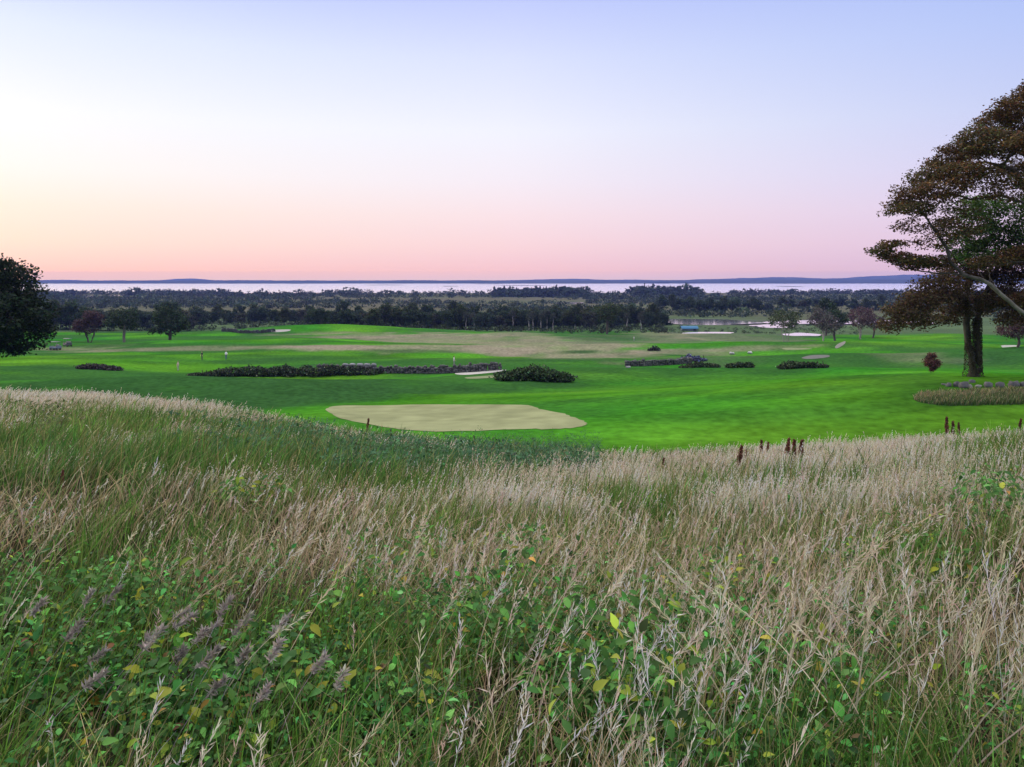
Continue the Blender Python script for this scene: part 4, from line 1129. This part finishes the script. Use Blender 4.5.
# dead leaf blades low among them
x, y, z, px, py = meadow_points(90000, 1.7)
dry, weeds = veg(x, y, px, py)
keep = RNG.uniform(0, 1, len(x)) < dry + .06; x, y, z = x[keep], y[keep], z[keep]; n = len(x)
c = leaf_cols((.36, .29, .16), n, .3, .08)
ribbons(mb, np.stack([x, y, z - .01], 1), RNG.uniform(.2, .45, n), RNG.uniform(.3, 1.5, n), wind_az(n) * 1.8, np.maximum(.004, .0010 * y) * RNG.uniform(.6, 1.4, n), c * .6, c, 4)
# long bent straws close by at right, a few leaning right across
def straws(n, pxr, yr, hr, lr, azr):
    p = np.array([ground(RNG.uniform(*pxr), RNG.uniform(*yr)) for _ in range(n)])
    c = leaf_cols((.47, .40, .28), n, .22, .05)
    ctr = ribbons(mb, p, RNG.uniform(*hr, n), RNG.uniform(*lr, n), RNG.uniform(*azr, n), RNG.uniform(.004, .0075, n), c * .8, c, 7, .35)
    tip = ctr[:, -1, :]; sub = ctr[:, -3, :]; K = 26
    tt = np.linspace(0, 1, K)[None, :, None]
    q = (sub[:, None, :] * (1 - tt) + tip[:, None, :] * tt).reshape(-1, 3)
    hc = leaf_cols(np.repeat(c, K, axis=0), n * K, .15, .05)
    awns(mb, q, np.repeat(tip - sub, K, axis=0), RNG.uniform(.02, .05, n * K), RNG.uniform(.003, .006, n * K), hc, .4)
straws(38, (660, 1060), (2.7, 5), (.6, .95), (.1, .5), (-.4, .6))
straws(26, (700, 1060), (2.6, 4.2), (.7, 1.0), (.6, 1.0), (-.3, .4))
straws(16, (660, 1000), (2.8, 4.4), (.5, .8), (.5, .9), (2.6, 3.6))
straws(22, (-30, 640), (2.6, 4.6), (.55, .8), (.35, .8), (-.3, .6))
tag(mb.build('dry_grass', M_GRASS), kind='stuff')

# the strip of long grass below the boulders
mb = MB()
gc = hit(1014, 404, 45); n = 9000
xs = RNG.uniform(-1, 1, n); hw = 88 / F * gc[1]
ye = RNG.uniform(-1, 1, n) * 1.5 * np.sqrt(np.clip(1 - xs ** 6, 0, 1))
x = gc[0] + xs * hw; y = gc[1] + 1.3 + ye
h = (.26 + .42 * fbm(xs * 9, ye, 203, 3)) * (1 - .6 * np.abs(xs) ** 8) * RNG.uniform(.6, 1.1, n)
pale = (RNG.uniform(0, 1, n) < .35 + .3 * (ye > 0))[:, None]
c0 = leaf_cols((.055, .10, .03), n); c1 = np.where(pale, leaf_cols((.34, .28, .15), n), leaf_cols((.07, .12, .035), n))
ribbons(mb, np.stack([x - gc[0], y - gc[1], terrain(x, y) - .02 - gc[2]], 1), h, RNG.uniform(.1, .7, n), RNG.normal(.2, 1.2, n), RNG.uniform(.03, .06, n), c0, c1, 3)
tag(mb.build('long_grass_clump', M_GRASS, None, False, gc), 'mounded strip of long pale grass below the boulders at right', 'long grass')

# leafy weeds: oval leaves on short stems
mb = MB()
def leafy(P, hgt, nl, ls, col, up=.5):
    n = len(P)
    hh = np.repeat(hgt, nl); a = RNG.uniform(0, 6.28, n * nl); f = RNG.uniform(.25, 1, n * nl)
    lsz = np.repeat(ls, nl) * RNG.uniform(.6, 1.3, n * nl)
    base = np.repeat(P, nl, axis=0) + np.stack([np.cos(a), np.sin(a), 0 * a], 1) * (.06 * hh / .3)[:, None] * RNG.uniform(.2, 1.6, (n * nl, 1)); base[:, 2] += hh * f
    d = np.stack([np.cos(a), np.sin(a), RNG.normal(.2, .7, n * nl)], 1); d /= np.linalg.norm(d, axis=1, keepdims=True)
    s = np.cross(d, np.stack([RNG.normal(0, .3, n * nl), RNG.normal(-.25, .3, n * nl), np.ones(n * nl)], 1)); s /= np.linalg.norm(s, axis=1, keepdims=True)
    u = np.cross(s, d)
    prof = [(0, .02, 0), (.18, .21, .03), (.42, .28, .03), (.72, .17, -.06), (1.0, .0, -.22)]
    V = []
    for (t_, w_, z_) in prof:
        m = base + d * (lsz * t_)[:, None] + u * (lsz * z_)[:, None]
        V += [m - s * (lsz * w_)[:, None] + u * (lsz * .08 * (w_ > 0))[:, None], m, m + s * (lsz * w_)[:, None] + u * (lsz * .08 * (w_ > 0))[:, None]]
    V = np.stack(V, 1); k = V.shape[1]; i = np.arange(n * nl) * k
    fs = []
    for r in range(4):
        for q in (0, 1):
            fs.append(np.stack([i + 3 * r + q, i + 3 * r + q + 1, i + 3 * (r + 1) + q + 1, i + 3 * (r + 1) + q], 1))
    mb.add(V.reshape(-1, 3), fs, np.repeat(col, k, axis=0))
x, y, z, px, py = meadow_points(90000, 2.2)
dry, weeds = veg(x, y, px, py)
keep = (RNG.uniform(0, 1, len(x)) < (weeds * 1.1) ** 1.4 * np.clip(4.5 * (fbm(x / .40, y / .45, 101, 3) - .40), 0, 1)) & (y < 14); x, y, z, px = x[keep], y[keep], z[keep], px[keep]; n = len(x)
nl = 9
col = np.array([.042, .125, .026]) * (1 + .5 * (fbm(x / .8, y / .8, 95, 2)[:, None] - .3))
col = np.repeat(col, nl, axis=0); col = leaf_cols(col * .9, n * nl, .6, .16)
r = RNG.uniform(0, 1, n * nl); yel = r < .014; col[yel] = leaf_cols((.27, .25, .03), yel.sum(), .2, .1); ye2 = (r > .035) & (r < .065); col[ye2] = leaf_cols((.17, .24, .03), ye2.sum(), .2, .1); br = r > .985; col[br] = leaf_cols((.13, .075, .035), br.sum(), .25, .1)
leafy(np.stack([x, y, z], 1), RNG.uniform(.12, .34, n) * np.interp(y, [1, 3, 6], [.7, .9, 1.1]), nl, np.where(RNG.uniform(0, 1, n) < .06, RNG.uniform(.05, .075, n), RNG.uniform(.018, .042, n)) * np.maximum(1, y / 9), col)

P = np.array([hit(q_, RNG.uniform(450, 482) - .05 * (600 - q_) * (q_ < 330), 8) for q_ in np.concatenate([RNG.uniform(322, 600, 1150), RNG.normal(270, 45, 260)])]); n = len(P)
leafy(P, RNG.uniform(9, 24, n) * P[:, 1] / F, 26, RNG.uniform(.05, .09, n), leaf_cols((.050, .115, .050), n * 26, .3, .1))
P = np.array([hit(RNG.normal(48, 16), RNG.uniform(425, 445), 8) for _ in range(30)]); n = len(P)
leafy(P, RNG.uniform(16, 32, n) * P[:, 1] / F, 34, RNG.uniform(.04, .08, n), leaf_cols((.10, .125, .045), n * 34, .3, .1))
# clumps of bramble and dock leaves among the hay
for (px_, py_, k_, sc_, yl_) in [(432, 562, 26, 1, .2), (522, 556, 26, 1, .35), (508, 600, 22, 1, .3), (640, 690, 30, 1.2, .1), (655, 735, 40, 1.3, .6), (590, 740, 30, 1.2, .2), (250, 500, 26, 1, .5), (735, 600, 30, 1, .6), (710, 625, 24, 1, .5), (850, 585, 26, 1, .5), (930, 560, 30, 1, .3), (985, 520, 40, 1.2, .1), (1010, 505, 40, 1.2, .1), (960, 600, 26, 1, .3), (375, 590, 24, 1, .4), (180, 640, 30, 1, .3), (120, 610, 30, 1, .1), (60, 630, 30, 1, .1), (20, 620, 30, 1, .1), (280, 720, 30, 1.1, .4), (140, 745, 20, 1.1, .9), (830, 700, 24, 1, .4), (480, 650, 30, 1, .15), (560, 660, 26, 1, .3)]:
    b = hit(px_, py_ + 12, 2.2)
    n_ = k_ // 2; P = b + np.column_stack([RNG.normal(0, .16 * sc_ * max(.5, b[1] / 6), n_), RNG.normal(0, .2 * sc_, n_), np.zeros(n_)]); P[:, 2] = terrain(P[:, 0], P[:, 1])
    c_ = leaf_cols((.055, .14, .03), n_ * 12, .4, .12); y_ = RNG.uniform(0, 1, len(c_)) < yl_ * .4; c_[y_] = leaf_cols((.20, .25, .03), y_.sum(), .25, .1); y_ = RNG.uniform(0, 1, len(c_)) < yl_ * .025; c_[y_] = leaf_cols((.28, .19, .04), y_.sum(), .25, .1)
    leafy(P, RNG.uniform(.22, .42, n_) * sc_, 12, RNG.uniform(.04, .075, n_) * sc_ * max(.8, b[1] / 8), c_)
tag(mb.build('broadleaf_weeds', M_GRASS), kind='stuff')

# purple-grey feathery seed heads, near left
mb = MB()
for (px_, D) in [(82, 3.6), (76, 3.4), (147, 3.5), (152, 3.2), (185, 3.2), (172, 3.15), (178, 3.3), (200, 2.95), (234, 2.95), (30, 2.9), (188, 2.75), (232, 2.9), (262, 2.8), (40, 2.7), (141, 2.65), (208, 3.1), (250, 2.7), (300, 2.9), (20, 3.3), (110, 2.8), (335, 2.75), (120, 3.2), (60, 3.05)]:
    b = ground(px_ - 30, D); n = 1
    c = leaf_cols((.22, .19, .20), 1, .2, .08)
    ctr = ribbons(mb, b[None], np.array([RNG.uniform(.34, .52)]), np.array([RNG.uniform(.3, .9)]), np.array([RNG.normal(.3, .5)]), np.array([.004]), c * .7, c, 14, .6)
    tip, sub = ctr[0, -1], ctr[0, -3]; K = 110
    tt = RNG.uniform(-.05, 1, (K, 1))
    q = sub * (1 - tt) + tip * tt
    hc = leaf_cols(np.array((.29, .262, .225)) * RNG.uniform(.7, 1.25), K, .22, .06)
    awns(mb, q, np.repeat((tip - sub)[None], K, axis=0), RNG.uniform(.012, .04, K), RNG.uniform(.004, .009, K), hc, .85)
tag(mb.build('feathery_grass', M_GRASS), kind='stuff')

# red-brown dock spires, each a plant of its own
def dock(px, pyt, hpx, label, lean=.1):
    pyt -= 1; hpx += 1; b = hit(px, pyt + hpx, 5); h = hpx * b[1] / F
    root = empty('dock_plant', b); tag(root, label, 'dock plant', 'red-brown docks standing in the meadow')
    D = b[1]
    mb = MB(); top = np.array([lean * h, 0, h]); mid = np.array([lean * h * .35, 0, h * .5])
    branch_mesh(mb, np.array([(0, 0, -.02), tuple(mid), tuple(top)]), np.array([-1, 0, 1]), .012, .006, (.10, .035, .022), 5, flare=1)
    mb.build('stem', M_BARK, root)
    mb = MB(); K = 420
    t_ = RNG.uniform(.42, 1, K); ln = RNG.integers(0, 4, K)
    off = np.stack([np.cos(ln * 1.7), np.sin(ln * 1.7), 0 * ln], 1) * (np.clip(1.05 - t_, 0, .4) * .13 * h * (ln > 0))[:, None]
    leaf_quads(mb, mid * (2 - 2 * t_)[:, None] + top * (2 * t_ - 1)[:, None] + off + RNG.normal(0, .016 * h, (K, 3)), .058 * h, leaf_cols((.135, .052, .038), K, .4, .1), 0, aspect=1.3)
    mb.build('seed_head', M_LEAF, root)
    mb = MB(); leaf_quads(mb, RNG.normal(0, .08 * h, (14, 3)) + np.array([0, 0, .2 * h]), .24 * h, leaf_cols((.12, .10, .035), 14), .2, aspect=2.4); mb.build('leaf', M_LEAF, root)
DO = [(738, 447, 32, 'dock spire with a crooked top, leftmost of those on the right crest'), (744, 451, 24, 'short dock spire leaning beside the crooked one on the right crest'), (761, 441, 24, 'slim dock spire between the crooked pair and the thick cluster'), (767, 443, 20, 'shorter slim dock spire just left of the thick cluster'),
      (785, 439, 30, 'tall dock spire at the left of the thick cluster on the right crest'), (789, 444, 28, 'second dock spire in the thick cluster on the right crest'), (794, 441, 32, 'dense dock spire in the middle of the thick cluster'), (799, 441, 32, 'dock spire right of the middle in the thick cluster'), (803, 446, 24, 'dock spire closing the thick cluster on its right'),
      (947, 418, 26, 'tall dock spire on the skyline of grass near the long grass clump'), (953, 422, 22, 'lower dock spire beside the tall one near the long grass clump'), (959, 424, 20, 'shortest dock spire of the three near the long grass clump'),
      (62, 471, 24, 'lone dark dock spire on the green patch at far left'), (197, 440, 20, 'lone dock spire on the left slope below the pale grass crest'), (367, 420, 20, 'reddish dock tuft at the near edge of the pale green'), (391, 430, 16, 'small dock spire in the nettles below the pale green'),
      (312, 439, 16, 'small dark dock spire at the left end of the nettles'), (662, 459, 20, 'dock spire standing left of the crooked pair'), (1018, 420, 20, 'dock spire at the right edge on the grass crest'), (820, 512, 20, 'dark dock spire below the crest amid tan grass'), (172, 482, 12, 'small reddish dock in the middle of the left slope')]
for d in DO: dock(*d, lean=RNG.uniform(-.05, .16))

# ------------------------------------------------------------------ the air
HZ = 0
if HZ >= 0:
    x0, x1, y0, y1, z0, z1 = -16000, 16000, -300, AIR_END, -62, AIR_TOP
    V = [(a, b, c) for a in (x0, x1) for b in (y0, y1) for c in (z0, z1)]
    m, t_ = new_mat('haze_air')
    out = t_.nodes.new('ShaderNodeOutputMaterial'); pv = t_.nodes.new('ShaderNodeVolumePrincipled')
    pv.inputs['Color'].default_value = (*AIR_C, 1); pv.inputs['Density'].default_value = AIR_D; pv.inputs['Anisotropy'].default_value = 0.0
    t_.links.new(pv.outputs[0], out.inputs['Volume'])
    o = make_mesh('haze', V, [np.array([(0, 1, 3, 2), (4, 6, 7, 5), (0, 4, 5, 1), (2, 3, 7, 6), (0, 2, 6, 4), (1, 5, 7, 3)])], m)
    tag(o, kind='stuff')
